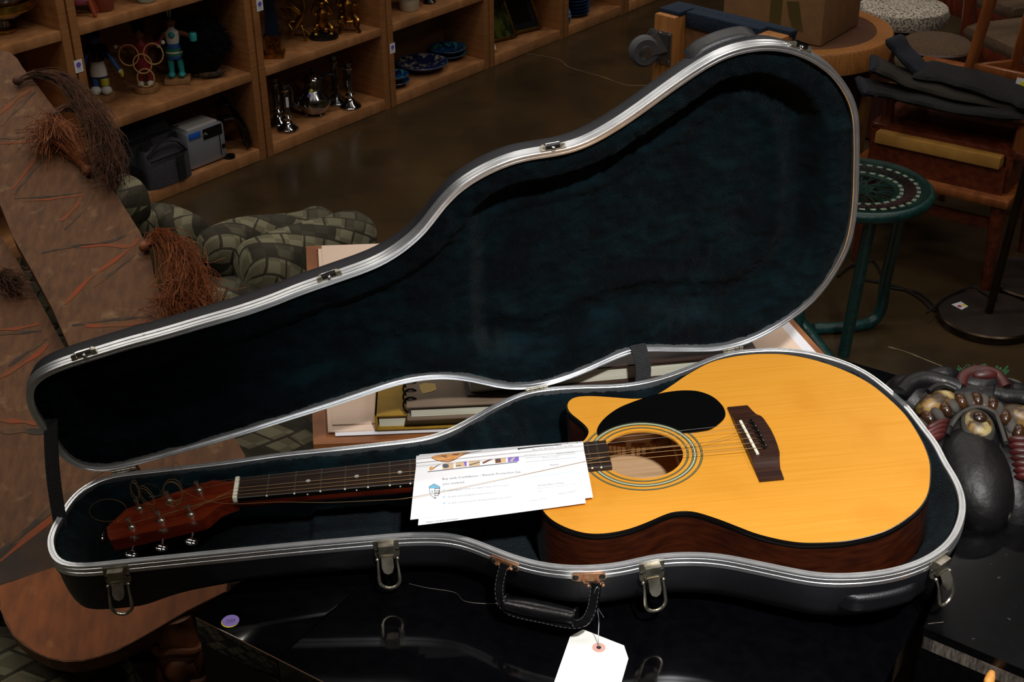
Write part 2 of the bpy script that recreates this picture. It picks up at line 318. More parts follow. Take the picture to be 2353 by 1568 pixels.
class Outline:
    def __init__(s, P, n=300, it=4):
        s.P = smoothed(resample(catmull(P, 6, True), n), it); s.n = n
        T = np.roll(s.P, -1, 0) - np.roll(s.P, 1, 0); T /= np.linalg.norm(T, axis=1)[:, None]; s.T = T; s.N = np.stack([-T[:, 1], T[:, 0]], 1)
        s.D = resample(s.P, 1500)
    def off(s, o): return s.P + s.N * (o[:, None] if hasattr(o, 'shape') else o)
    def at(s, x):
        i = int(math.floor(x)); a = x - i; i %= s.n; j = (i + 1) % s.n; return s.P[i] * (1 - a) + s.P[j] * a, s.T[i] * (1 - a) + s.T[j] * a, s.N[i] * (1 - a) + s.N[j] * a
    def near(s, p): return int(np.argmin(((s.P - np.asarray(p)[:2]) ** 2).sum(1)))
    def field(s, step):
        lo = s.P.min(0); hi = s.P.max(0); xs = np.arange(lo[0], hi[0] + step, step); ys = np.arange(lo[1], hi[1] + step, step)
        X, Y = np.meshgrid(xs, ys, indexing='ij'); Q = np.stack([X.ravel(), Y.ravel()], 1); d = np.full(len(Q), 9.0); ins = np.zeros(len(Q), bool)
        for k in range(0, len(s.D), 50): d = np.minimum(d, np.sqrt(((Q[:, None] - s.D[None, k:k + 50]) ** 2).sum(2)).min(1))
        A = s.P; Bq = np.roll(s.P, -1, 0)
        for a, b in zip(A, Bq):
            cnd = ((a[1] > Q[:, 1]) != (b[1] > Q[:, 1]))
            if cnd.any():
                xi = (b[0] - a[0]) * (Q[:, 1] - a[1]) / (b[1] - a[1] + 1e-15) + a[0]; ins ^= cnd & (Q[:, 0] < xi)
        return X, Y, np.where(ins, d, -d).reshape(X.shape)
def vnoise(shape, cell):
    gx, gy = int(shape[0] / cell) + 3, int(shape[1] / cell) + 3; g = rng.standard_normal((gx, gy))
    x = np.arange(shape[0]) / cell; y = np.arange(shape[1]) / cell; i = x.astype(int); j = y.astype(int); a = (x - i)[:, None]; b = (y - j)[None, :]
    a = a * a * (3 - 2 * a); b = b * b * (3 - 2 * b)
    return (g[np.ix_(i, j)] * (1 - a) + g[np.ix_(i + 1, j)] * a) * (1 - b) + (g[np.ix_(i, j + 1)] * (1 - a) + g[np.ix_(i + 1, j + 1)] * a) * b
def ss(x, a, b):
    t = np.clip((x - a) / (b - a), 0, 1); return t * t * (3 - 2 * t)
BO = Outline([lz(u, v, RZ)[:2] for u, v in BPX])
HP = [lz(u, v, RZ + 0.002) for u, v in ((283, 1081), (1233, 893), (1683, 803))]
HA = HP[0]; HD = nrm(HP[2] - HP[0]); HPp = np.cross([0, 0, 1], HD); _t = math.radians(79.5)
HU = -HPp * math.cos(_t) + np.array([0, 0, 1]) * math.sin(_t); HW = HPp * math.sin(_t) + np.array([0, 0, 1]) * math.cos(_t); HN = np.cross(HD, HU)
def lidp(u, v): p = lp(u, v, HA, HN) - HA; return np.array([p @ HD, p @ HU])
LO = Outline([lidp(u, v) for u, v in LPX][::-1])
def bpt(o2, w):                                       # base: 2-D outline points and depth below the rim plane
    return np.stack([o2[:, 0], o2[:, 1], RZ - (w if hasattr(w, 'shape') else np.full(len(o2), w))], 1)
def lpt(o2, w):
    w = w if hasattr(w, 'shape') else np.full(len(o2), w); return HA + o2[:, :1] * HD + o2[:, 1:2] * HU + w[:, None] * HW
case = thing('guitar_case', 'open black hardshell guitar case with aluminium rim and dark teal plush lining', 'guitar case', M=GM)
RIMP = [(-4.4, 1.0), (-3.8, 0), (-1.2, 0), (-0.7, 0.9), (0.2, 0.9), (0.7, 0), (3.4, 0), (4.2, 0.8), (4.2, 9), (1.5, 15.5), (-3.6, 15.5), (-4.5, 14.6), (-4.5, 9.8), (-3.6, 9.2), (-3.6, 8.4), (-4.5, 7.8), (-4.5, 3.6), (-3.8, 3.2), (-3.8, 2.6), (-4.4, 2.2)]
lidr = MB().rings([lpt(LO.off(a / 1000), b / 1000) for a, b in RIMP + RIMP[:1]]).build('lid_rim', 'aluminium', case, local=True, angle=30)
lidr['label'] = 'aluminium rim of the raised lid'
MB().rings([bpt(BO.off(a / 1000), b / 1000) for a, b in RIMP + RIMP[:1]]).build('base_rim', 'aluminium', case, local=True, angle=30)
dep_b = (GO[2] + 0.0479708 * BO.P[:, 0] + 0.0174323 * BO.P[:, 1] + 0.9987 * RZ - TZ - 0.0004) / 0.9987
ib = np.interp(BO.P[:, 0], [-0.22, -0.08, 0.0, 0.1, 0.5, 0.75, 0.9], [0.012, 0.018, 0.036, 0.046, 0.052, 0.06, 0.055]); dep_b = dep_b + 0.016 * ss(-BO.P[:, 0], 0.07, 0.14)
R_ = [bpt(BO.off(-0.0035), 0.0148), bpt(BO.off(-0.003 + 0 * ib), 0.02)]
for fr, k in ((0.35, 0.05), (0.55, 0.16), (0.72, 0.34), (0.86, 0.6), (0.95, 0.84), (0.99, 1.0), (1.0, 1.15)): R_.append(bpt(BO.off(ib * k), dep_b * fr))
MB().rings(R_, cap1=True).build('base_shell', 'case_plastic', case, local=True, angle=60)
LDEP = 0.058
R_ = [lpt(LO.off(-0.0035), 0.0148)] + [lpt(LO.off(o / 1000), LDEP * k) for o, k in ((-2.5, 0.36), (0.0, 0.55), (3.5, 0.72), (10, 0.87), (19, 0.96), (30, 1.0))]
MB().rings(R_, cap1=True).build('lid_shell', 'case_plastic', case, local=True, angle=60)
def plush(OL, hfun, step, name, place):
    X, Y, d = OL.field(step); Hh = hfun(X, Y, d) + 0.0009 * vnoise(X.shape, 3) + 0.0012 * vnoise(X.shape, 9) + 0.0006 * rng.standard_normal(X.shape)
    ok = d > -0.0022; idx = -np.ones(X.shape, int); used = np.zeros(X.shape, bool)
    qd = ok[:-1, :-1] & ok[1:, :-1] & ok[1:, 1:] & ok[:-1, 1:]
    for a, b in ((0, 0), (1, 0), (1, 1), (0, 1)): used[a:a + qd.shape[0], b:b + qd.shape[1]] |= qd
    idx[used] = np.arange(used.sum()); V = place(X[used], Y[used], Hh[used]); I, J = np.nonzero(qd)
    F = np.stack([idx[I, J], idx[I + 1, J], idx[I + 1, J + 1], idx[I, J + 1]], 1)
    q = MB(); q.v = [tuple(v) for v in V]; q.f = [tuple(int(k) for k in f) for f in F]
    return q.build(name, 'plush', case, local=True, angle=180)
def hb(X, Y, d):
    Dm = (GO[2] + 0.0479708 * X + 0.0174323 * Y + 0.9987 * RZ - TZ) / 0.9987
    flo = np.minimum(0.081, Dm - 0.007); body = ss(X, 0.22, 0.36)
    h_b = np.interp(d, [0, 0.004, 0.012, 0.028, 0.036, 0.05], [0.006, 0.007, 0.013, 0.028, 0.034, 0.08]); h_n = np.interp(d, [0, 0.004, 0.012, 0.024, 0.036, 0.05], [0.006, 0.007, 0.010, 0.022, 0.042, 0.07])
    h = h_n * (1 - body) + h_b * body
    nk = (1 - ss(np.abs(X - 0.13), 0.045, 0.06)) * 0.02   # the padded neck rest
    return np.minimum(h, flo - nk * ss(d, 0.02, 0.05))
plush(BO, hb, 0.0038, 'base_lining', lambda X, Y, h: np.stack([X, Y, RZ - h], 1))
UB = lidp(1100, 560)[0]
def hl(X, Y, d):
    body = ss(X, UB - 0.012, UB + 0.02); deep = 0.024 * (1 - body) + 0.046 * body
    edge = np.interp(d, [0, 0.004, 0.02, 0.036, 0.05, 0.068, 0.09], [0.007, 0.007, 0.005, 0.008, 0.4, 0.9, 1.0])
    h = np.where(d < 0.036, edge, 0.008 + (deep - 0.008) * ss(d, 0.036, 0.062))
    return h - 0.006 * body * np.exp(-((d - 0.095) / 0.012) ** 2)
plush(LO, hl, 0.0038, 'lid_lining', lambda X, Y, h: HA + X[:, None] * HD + Y[:, None] * HU + h[:, None] * HW)
# moulded bumper pads
def pad(OL, pt, pa, pb, w0, w1, bulge, name, base0):
    i0, i1 = OL.near(pa), OL.near(pb)
    if i1 < i0: i0, i1 = i1, i0
    idx = list(range(i0, i1 + 1)); n = len(idx); rg = []
    for k, i in enumerate(idx):
        e = min(k, n - 1 - k) / max(n - 1, 1); g = math.sin(min(1.0, e * 5) * math.pi / 2); row = []
        for a in np.linspace(0, math.pi, 9):
            w = w0 + (w1 - w0) * (0.5 - 0.5 * math.cos(a)); o = base0 - bulge * g * min(1.0, 1.5 * math.sin(a))
            row.append(pt((OL.P[i] + OL.N[i] * o)[None], np.array([w]))[0])
        rg.append(row)
    return MB().rings(rg, closed=False).build(name, 'pad_plastic', case, local=True, angle=60)
pad(LO, lpt, lidp(1600, 168), lidp(1765, 112), 0.024, 0.052, 0.0065, 'bumper_pad', 0.0)
pad(BO, bpt, lz(1930, 1322, RZ), lz(2120, 1288, RZ), 0.030, 0.056, 0.011, 'bumper_pad', 0.006)
# hinges
def along(OL, i, ds):
    d = np.linalg.norm(OL.P[1] - OL.P[0]); return (i + int(round(ds / d))) % OL.n
for h in HP:
    hg = MB()
    for k in range(5):
        a = h + HD * (-0.0155 + 0.0064 * k); hg.tube([a, a + HD * 0.0058], 0.0029, 10)
    hr = hg.build('hinge', 'nickel', case, local=True)
    MB().slab([h - HD * 0.016 - [0, 0, 0.002], h + HD * 0.016 - [0, 0, 0.002], h + HD * 0.016 - [0, 0, 0.014], h - HD * 0.016 - [0, 0, 0.014]], HPp, -0.0012).build('hinge_leaf', 'nickel', hr, local=True)
    MB().slab([h - HD * 0.016 + HW * 0.002, h + HD * 0.016 + HW * 0.002, h + HD * 0.016 + HW * 0.014, h - HD * 0.016 + HW * 0.014], -HU, -0.0012).build('hinge_leaf', 'nickel', hr, local=True)
def latch(px):
    i = BO.near(lz(*px, RZ)); t = np.array([*BO.T[i], 0]); no = -np.array([*BO.N[i], 0]); z = np.array([0, 0, 1.0]); o = np.array([*BO.P[i], RZ]) + no * 0.0046
    F = lambda x, y, zz: o + t * (x / 1000) + no * (y / 1000) + z * (zz / 1000)
    arc = [(15 * math.cos(a), -24 - 9 * math.sin(a)) for a in np.linspace(0, math.pi, 11)]
    lt = MB().slab([F(15.5, 1.6, -3), *[F(x, 1.6, zz) for x, zz in arc], F(-15.5, 1.6, -3)], no, 0.0016).build('latch', 'nickel', case, local=True)
    MB().slab([F(-9.5, 10, -5), F(9.5, 10, -5), F(9.5, 8, -23), F(-9.5, 8, -23)], no, 0.0085).build('latch_housing', 'nickel', lt, local=True, smooth=False)
    tp = [(-7, 9, -22), (7, 9, -22), (7.2, 15, -34), (5, 17.5, -39), (0, 18.5, -41), (-5, 17.5, -39), (-7.2, 15, -34)]
    MB().slab([F(*p) for p in tp], np.cross(t, nrm(F(0, 18.5, -41) - F(0, 9, -22))), 0.0018).build('latch_tongue', 'nickel', lt, local=True, smooth=False)
    U = [F(-11.5, 8, -26), F(-12, 12, -34), F(-12.5, 15, -48)] + [F(12.5 * math.cos(a), 16, -52 - 13 * math.sin(a)) for a in np.linspace(math.pi, 0, 11)] + [F(12.5, 15, -48), F(12, 12, -34), F(11.5, 8, -26)]
    MB().tube(U, [0.0012, 0.0014] + [0.0021] * (len(U) - 4) + [0.0014, 0.0012], 8).build('latch_loop', 'nickel', lt, local=True)
    for s_ in (-1, 1): MB().ell(F(12.3 * s_, 8, -26), 0.0024, seg=10, rings=6).build('latch_pin', 'nickel', lt, local=True); MB().lathe([(0.0001, 0.001), (0.002, 0.0009), (0.0026, 0)], F(12.5 * s_, 1.6, -17), 10, frame(no)).build('rivet', 'rivet_dark', lt, local=True)
for px in ((268, 1292), (878, 1233), (1498, 1279), (2150, 1271)): latch(px)
def catch(px):
    i = LO.near(lidp(*px)); t = HD * LO.T[i][0] + HU * LO.T[i][1]; no = -(HD * LO.N[i][0] + HU * LO.N[i][1]); o = lpt(LO.P[i][None], 0.0)[0] + no * 0.0046
    F = lambda x, y, w: o + t * (x / 1000) + no * (y / 1000) + HW * (w / 1000)
    ct = MB().slab([F(-16, 1.5, 1), F(16, 1.5, 1), F(16, 1.5, 9), F(11, 1.5, 15), F(-11, 1.5, 15), F(-16, 1.5, 9)], no, 0.0016).build('catch_plate', 'nickel', case, local=True, smooth=False)
    rg = [[F(x, 1.5 + 6.5 * math.sin(a), 2 + 9 * (0.5 - 0.5 * math.cos(a))) for a in np.linspace(0, math.pi, 8)] for x in (-9, 9)]
    MB().rings(rg, closed=False).build('catch_hook', 'chrome', ct, local=True)
    for s_ in (-1, 1): MB().slab([F(s_ * 9.5, 2, 0.5), F(s_ * 15.5, 2, 0.5), F(s_ * 15.5, 5.5, 3), F(s_ * 9.5, 6.5, 3)], HW, -0.002).build('catch_ear', 'nickel', ct, local=True, smooth=False)
    MB().ell(F(0, 3, 0.5), 0.0028, seg=10, rings=6).build('rivet', 'chrome', ct, local=True)
for px in ((200, 827), (765, 648), (1280, 353), (1835, 121)): catch(px)
# handle
hm = BO.near(lz(1250, 1297, RZ)); hno = -np.array([*BO.N[hm], 0]); ht = np.array([*BO.T[hm], 0])
hpl = np.array([*BO.P[hm], RZ - 0.03]) + hno * 0.016; hnv = nrm(hno + np.array([0, 0, 0.45]))
HPT = lambda u, v: lp(u, v, hpl, hnv)
hnd = MB()
path = resample(catmull([HPT(u, v) for u, v in [(1160, 1297), (1152, 1325), (1148, 1358), (1155, 1388), (1182, 1407), (1240, 1420), (1305, 1433), (1340, 1430), (1358, 1405), (1366, 1370), (1369, 1340)]], 6), 40, False)
rg = []
for i, p in enumerate(path):
    t = nrm(path[min(i + 1, 39)] - path[max(i - 1, 0)]); b = np.cross(t, hnv)
    rg.append([p + b * x + hnv * y for x, y in ((-0.0062, -0.0022), (-0.0052, 0.0022), (0.0052, 0.0022), (0.0062, -0.0022))])
hd = hnd.rings(rg, cap0=True, cap1=True).build('carry_handle', 'leather_black', case, local=True)
ga, gb = HPT(1163, 1386), HPT(1322, 1418); gd = gb - ga
gp_ = [ga + gd * t for t in np.linspace(0, 1, 13)]
MB().tube(gp_, [0.0085 + 0.0035 * math.sin(math.pi * (0.08 + 0.84 * t)) for t in np.linspace(0, 1, 13)], 16, flat=0.8).build('grip', 'leather_black', hd, local=True)
for a_ in (ga, gb): MB().tube([a_ - gd * 0.012, a_ + gd * 0.012], 0.0115, 16).build('grip_seam', 'leather_black', hd, local=True)
sq = MB()
for off in (-0.0048, 0.0048):
    for i in range(1, 39):
        t = nrm(path[i + 1] - path[i - 1]); b = np.cross(t, hnv); p = path[i] + b * off + hnv * 0.0024; sq.tube([p - t * 0.0016, p + t * 0.0016], 0.0004, 4)
sq.build('stitching', 'stitch', hd, local=True)
for px, kk in (((1160, 1275), 0), ((1350, 1304), 1)):
    i = BO.near(lz(*px, RZ)); n_ = 8; rg = []; st_ = 2.05 / n_
    for j in range(-n_, n_ + 1):
        kP, kT, kN = BO.at(i + j * st_); no = -np.array([*kN, 0]); q = np.array([*kP, RZ]) + no * 0.0052
        hh = 0.0055 * (1 - 0.35 * (abs(j) / n_) ** 6); rg.append([q + [0, 0, -0.011 + hh], q + no * 0.0014 + [0, 0, -0.011 + hh], q + no * 0.0014 + [0, 0, -0.011 - hh], q + [0, 0, -0.011 - hh]])
    bk = MB().rings(rg, cap0=True, cap1=True).build('handle_bracket', 'copper', case, local=True, angle=25)
    for j in (-5, 5):
        kP, kT, kN = BO.at(i + j * st_ * 1.25); no = -np.array([*kN, 0]); MB().lathe([(0.0001, 0.0018), (0.0022, 0.0016), (0.0024, 0.001), (0.0036, 0.0008), (0.0038, 0)], np.array([*kP, RZ - 0.011]) + no * 0.0066, 16, frame(no)).build('rivet', 'rivet_dark', bk, local=True)
    top = path[0] if kk == 0 else path[-1]
    for s_ in (-1, 1):
        kP, kT, kN = BO.at(i + 0.85 * s_); no = -np.array([*kN, 0]); tt = np.array([*BO.T[i], 0]); a = np.array([*kP, RZ - 0.013]) + no * 0.0066; e = top + tt * s_ * 0.0085
        MB().tube([a, (a + e) / 2 + no * 0.004, e, e + [0, 0, -0.004]], 0.0013, 6).build('handle_pin', 'copper', bk, local=True)
        MB().ell(e + [0, 0, -0.004], 0.0021, seg=8, rings=6).build('handle_pin', 'copper', bk, local=True)
# lid stay straps
def strap(A, B, side, w, sag, name):
    n_ = 40; rg = []; fn = nrm(np.cross(side, B - A))
    for i in range(n_ + 1):
        t = i / n_; p = A + (B - A) * t + sag * math.sin(math.pi * t); r = 0.0007 + 0.00035 * (i % 2)
        rg.append([p + side * w / 2, p + fn * r + side * w / 2, p + fn * r - side * w / 2, p - fn * r - side * w / 2, p - fn * r + side * w / 2][1:])
    return MB().rings(rg, cap0=True, cap1=True).build(name, 'webbing', case, local=True, angle=20)
la = lpt(np.array([lidp(1466, 802)]) + [[0, 0.006]], 0.003)[0]; lb = lz(1474, 890, RZ - 0.012)
strap(la, lb, nrm(HD), 0.0225, -HPp * 0.004 + HD * 0.004, 'stay_strap')
la = lpt(np.array([lidp(110, 975)]) + [[0.004, 0.002]], 0.006)[0]; lb = lz(143, 1224, RZ - 0.018)
strap(la, lb, nrm(np.array([0.9, -0.3, 0.15])), 0.020, np.array([-0.004, 0, 0]), 'stay_strap')
# ------------------------------------------------------------------ guitar
gt = thing('acoustic_guitar', 'acoustic cutaway guitar with amber spruce top and black pickguard lying in the case', 'guitar', M=GM)
mm = lambda L: [np.array(p, float) / 1000 for p in L]
BODY = mm([(442,43),(450,59),(448,71),(440,88),(430,107),(428,122),(430,133),(439,144),(452,146),(471,143),(501,134),(521,128),(535,127),(553,133),(577,152),(602,174),(639,200),(673,210),(706,212),(735,208),(749,204),(777,189),(803,167),(826,140),(844,109),(857,69),(865,33),(867,-3),(866,-39),(861,-73),(851,-103),(839,-131),(822,-155),(799,-175),(770,-193),(741,-202),(713,-206),(687,-205),(662,-201),(638,-191),(615,-177),(599,-163),(576,-143),(552,-126),(540,-124),(526,-124),(496,-138),(473,-147),(450,-151),(428,-150),(411,-143),(395,-131),(382,-116),(375,-102),(370,-84),(367,-60),(366,-28),(366,0),(368,22),(385,27),(415,30),(434,35)])
GB = Outline(BODY[::-1], 260, 2); HC = np.array([0.512, 0.0]); HR = 0.0515; BD = 0.092
def flat_with_hole(outer, hole, z):
    bm = bmesh.new(); ed = []
    for loop in (outer, hole):
        vs = [bm.verts.new((p[0], p[1], z)) for p in loop]; ed += [bm.edges.new((vs[i], vs[(i + 1) % len(vs)])) for i in range(len(vs))]
    bmesh.ops.triangle_fill(bm, edges=ed, use_beauty=True); bm.verts.ensure_lookup_table(); bm.verts.index_update()
    q = MB().add([tuple(v.co) for v in bm.verts], [tuple(v.index for v in f.verts) for f in bm.faces]); bm.free(); return q
circ = lambda r, n=64, c=HC: [c + r * np.array([math.cos(2 * math.pi * k / n), math.sin(2 * math.pi * k / n)]) for k in range(n)]
l3 = lambda P2, z: np.stack([P2[:, 0], P2[:, 1], np.full(len(P2), z)], 1)
inner = GB.off(0.0018); q = flat_with_hole(inner, circ(HR), 0.0)
ho = np.array(circ(HR)); q.rings([l3(ho, 0.0), l3(ho, -0.003)])
q.build('soundboard', 'spruce', gt, local=True, angle=30)
MB().rings([l3(GB.off(0.0019), -0.0001), l3(GB.off(0.0006), 0.0), l3(GB.off(-0.0004), -0.0012), l3(GB.off(-0.0004), -0.0075), l3(GB.off(0.002), -0.008)]).build('binding', 'binding', gt, local=True)
MB().rings([l3(GB.off(0.0), -0.007), l3(GB.off(0.0), -BD)], cap1=True).build('side_and_back', 'mahogany', gt, local=True)
MB().rings([l3(GB.off(0.003), -0.003), l3(GB.off(0.003), -BD + 0.003)], cap1=True).build('inner_wall', 'inner_wood', gt, local=True)
for k in range(22):                                    # kerfed lining seen through the sound hole
    i = GB.near((0.462 + 0.0072 * k, 0.135)); p = GB.P[i] + GB.N[i] * 0.0075; MB().box((p[0], p[1], -BD + 0.0105), (0.0052, 0.008, 0.014), np.array([[*GB.T[i], 0], [*GB.N[i], 0], [0, 0, 1]])).build('kerfing_block', 'inner_wood', gt, local=True, smooth=False)
MB().box((0.578, 0.02, -BD + 0.011), (0.009, 0.23, 0.016), bev=0.002).build('back_brace', 'inner_wood', gt, local=True)
for r0, r1, m_ in ((56.3, 58.9, 'ring_black'), (57.0, 58.3, 'ring_grey'), (63.2, 69.4, 'ring_black'), (63.9, 65.3, 'ring_grey'), (66.0, 67.2, 'ring_white'), (67.9, 68.9, 'ring_grey'), (73.8, 76.6, 'ring_black'), (74.5, 76.0, 'ring_grey')):
    z = 0.00025 if m_ == 'ring_black' else 0.00045
    a, b = np.array(circ(r0 / 1000, 96)), np.array(circ(r1 / 1000, 96)); MB().rings([l3(a, z), l3(b, z)]).build('rosette_ring', m_, gt, local=True)
PG = [(462, 60), (468, 74), (480, 90), (498, 106), (521, 118), (546, 128), (569, 133), (592, 133), (611, 127), (626, 112), (634, 91), (635, 73), (631, 60), (621, 48), (608, 38), (592, 35)]
pgc = catmull(mm([(461, 48)] + PG + [(578, 34.5)]), 5); arc = [HC + 0.0695 * np.array([math.cos(a), math.sin(a)]) for a in np.linspace(math.radians(31), math.radians(136), 26)]
MB().prism([p[:2] for p in pgc] + arc, 0.0003, 0.0016).build('pickguard', 'pick_black', gt, local=True)
# bridge
yl = np.linspace(81.5, -81.5, 34); xr = lambda y: np.interp(-y, [-82, -67, -55, -40, -16, 2, 20, 36, 47, 61, 79, 82], [667, 670.5, 674.5, 678.5, 681.5, 682, 681.5, 680, 677, 674.5, 674, 674]); xl = lambda y: np.interp(-y, [-82, 82], [639.5, 643.5])
hh = lambda y: np.interp(abs(y), [0, 46, 50, 58, 82], [9.0, 9.0, 7.6, 4.2, 3.4])
MB().rings([[np.array([xl(y), y, 0.2]) / 1000, np.array([xl(y), y, hh(y) - .5]) / 1000, np.array([xl(y) + 0.8, y, hh(y)]) / 1000, np.array([xr(y) - 0.8, y, hh(y)]) / 1000, np.array([xr(y), y, hh(y) - 0.6]) / 1000, np.array([xr(y), y, 0.2]) / 1000] for y in yl], cap0=True, cap1=True).build('bridge', 'rosewood', gt, local=True, angle=30)
MB().tube([np.array([647, 37.5, 9.6]) / 1000, np.array([648.5, 12, 10.4]) / 1000, np.array([650, -12, 10.4]) / 1000, np.array([652, -36.5, 9.6]) / 1000], 0.0021, 10).build('saddle', 'bone', gt, local=True)
PIN = [(660, 30), (661, 19), (662, 8), (662.5, -3), (663, -14), (663.5, -25)]
for x, y in PIN: MB().lathe([(0.0012, 0.0), (0.0016, 0.002), (0.0030, 0.0024), (0.0036, 0.0042), (0.0028, 0.0062), (0.0001, 0.007)], np.array([x, y, 8.8]) / 1000, 14).build('bridge_pin', 'pick_black', gt, local=True)
# neck, fingerboard, frets, nut
fxp = lambda n: 648 * (1 - 2 ** (-n / 12)); fw = lambda x: 43 + x * 10 / 324
MB().rings([[np.array([x, s_ * fw(x) / 2, z]) / 1000 for s_, z in ((-1, 0.6), (-1, 6.0), (-0.94, 6.9), (0.94, 6.9), (1, 6.0), (1, 0.6))] for x in np.linspace(0, 469, 30)], cap0=True, cap1=True).build('fingerboard', 'fingerboard', gt, local=True, angle=25)
MB().slab([np.array([0, -21.6, 6.3]) / 1000, np.array([400, -27.7, 6.3]) / 1000, np.array([400, -27.7, 0.7]) / 1000, np.array([0, -21.6, 0.7]) / 1000], (0, -1, 0), 0.0003).build('board_binding', 'binding', gt, local=True)
for n_ in range(1, 22):
    x = fxp(n_); h_ = fw(x) / 2 - 0.4
    f_ = MB().tube([np.array([x, -h_, 6.9]) / 1000, np.array([x, h_, 6.9]) / 1000], 0.00095, 6).build('fret', 'fret_nickel', gt, local=True)
    if n_ <= 7 or n_ >= 20: MB().ell(np.array([x, -h_ - 0.4, 6.0]) / 1000, (0.0014, 0.0007, 0.0014), seg=8, rings=5).build('fret_end', 'bone', f_, local=True)
for n_ in (3, 5, 7):
    x = (fxp(n_) + fxp(n_ - 1)) / 2; disc(np.array([x, 0, 6.85]) / 1000, 0.003, 0.0002, 20).build('fret_marker', 'pearl', gt, local=True)
    MB().lathe([(0.0001, 0.0002), (0.001, 0.0002), (0.001, 0)], np.array([x, -fw(x) / 2 - 0.35, 3.4]) / 1000, 10, frame((0, -1, 0))).build('side_dot', 'bone', gt, local=True)
nk = MB().box((-0.0035, 0.0, 0.0042), (0.0058, 0.044, 0.0088), bev=0.001).build('nut', 'bone', gt, local=True)
rg = []
for x in np.linspace(-6, 372, 24):
    w_ = fw(max(x, 0)) / 2 - 0.3; dp = 20 + 4 * max(0, x) / 372; rg.append([np.array([x, w_ * math.cos(a), 0.6 + (-dp * max(0, -math.sin(a)) if True else 0)]) / 1000 for a in np.linspace(0, -math.pi, 13)])
MB().rings(rg, cap0=True, cap1=True).build('neck', 'neck_wood', gt, local=True)
TN = math.tan(math.radians(8.5)); hpn = (-TN, 0, 1.0); hpp = (0, 0, 0.0015)
HD_PX = [(553, 1099), (541, 1150), (520, 1157), (500, 1166), (468, 1193), (360, 1219), (253, 1243), (248, 1233), (245, 1213), (289, 1171), (390, 1136), (490, 1103), (507, 1106), (528, 1107)]
hp3 = [lp(u, v, hpp, hpn) for u, v in HD_PX]
MB().slab(hp3, np.cross(hp3[1] - hp3[0], hp3[4] - hp3[0]) * np.sign(np.cross(hp3[1] - hp3[0], hp3[4] - hp3[0])[2]), 0.0165).build('headstock', 'neck_wood', gt, local=True, angle=30)
hup = nrm(hpn); hxd = nrm(np.array([1, 0, TN]))
POSTS = [lp(u, v, hpp, hpn) for u, v in ((303, 1213), (371, 1198), (439, 1184), (321, 1170), (390, 1152), (458, 1128))]
for k, p in enumerate(POSTS):
    tn = MB().lathe([(0.0052, 0), (0.0052, 0.0012), (0.0044, 0.0028), (0.0026, 0.0042), (0.0024, 0.0085), (0.0022, 0.010), (0.0032, 0.0118), (0.0034, 0.0142), (0.0001, 0.0146)], p, 16, frame(hup, hxd)).build('tuning_post', 'nickel', gt, local=True)
    if k < 3:
        a = p + np.array([0, -0.020, 0]) - hup * 0.0135
        MB().tube([a, a + np.array([0, -0.008, -0.001])], 0.0018, 8).build('tuner_shaft', 'chrome', tn, local=True)
        MB().ell(a + np.array([0, -0.014, -0.002]), (0.0085, 0.0062, 0.0028), frame((0.45, -0.3, 1.0)), 12, 8).build('tuner_button', 'chrome', tn, local=True)
a = lp(246, 1226, hpp, hpn)
MB().ell(a + np.array([-0.006, 0.002, -0.009]), (0.0034, 0.0105, 0.0075), None, 12, 8).build('tuner_button', 'chrome', gt, local=True)
# headstock logo, faded gold script
lg = lp(325, 1185, hpp, hpn) + hup * 0.0004; lb_ = lp(432, 1150, hpp, hpn) + hup * 0.0004
mat('gold_script', (84, 62, 24), 0.5, 0.2)
wl = nrm(lb_ - lg); wu = np.cross(hup, wl)
for k_ in range(7):                                   # worn script, no longer readable
    a_ = lg + wl * 0.0085 * k_; MB().tube(catmull([a_ + wl * x + wu * y for x, y in ((0, 0), (0.003, 0.006 + 0.002 * (k_ % 3)), (0.004, 0.001), (0.006, 0.0045), (0.0075, -0.0005))], 4), 0.00035, 4).build('worn_logo', 'gold_script', gt, local=True)
# strings
YN = [17.5, 10.5, 3.5, -3.5, -10.5, -17.5]; YS = [27, 16, 5.3, -5.3, -16, -27]
RS = [0.0002, 0.00024, 0.0003, 0.00034, 0.0004, 0.00046]
zb = 0.0128; zn = 0.0088
for k in (0, 1, 3, 4, 5):
    px_, py_ = PIN[k]; P = [np.array([px_ - 1, py_, 9.4]) / 1000, np.array([655, YS[k] * 1.02, 11.6]) / 1000, np.array([649.5, YS[k], 12.6]) / 1000, np.array([320, (YN[k] + YS[k]) / 2, 10.4]) / 1000, np.array([-3, YN[k], 8.6]) / 1000]
    po = POSTS[{0: 5, 1: 4, 3: 2, 4: 1, 5: 0}[k]]; P.append(po + hup * 0.0088 + np.array([0.001, -0.0024 if po[1] < 0 else 0.0024, 0]))
    MB().tube(P, RS[k], 6).build('string', 'string_plain' if k < 2 else 'string_wound', gt, local=True)
LSP = [np.array([661, 8, 9.4]) / 1000, np.array([655, 5.6, 11.6]) / 1000, np.array([648, 5.3, 12.8]) / 1000] + [lz(u, v, z) for u, v, z in ((1700, 994, .012), (1660, 1008, .011), (1600, 1021, .011), (1480, 1034, .0112), (1400, 1049, .0122), (1353, 1059, .0128), (1180, 1096, .0130), (1060, 1121, .0130), (943, 1144, .0130), (891, 1149, .0125), (754, 1155, .012), (637, 1154, .011), (560, 1158, .010), (500, 1156, .012), (450, 1143, .016), (416, 1126, .022))]
ctr = LSP[-1] + np.array([-0.012, -0.002, -0.004])
LSP += [ctr + np.array([0.012 * math.cos(a), 0.010 * math.sin(a) * 0.5, 0.015 * math.sin(a)]) for a in np.linspace(0.5, 13.2, 40)]
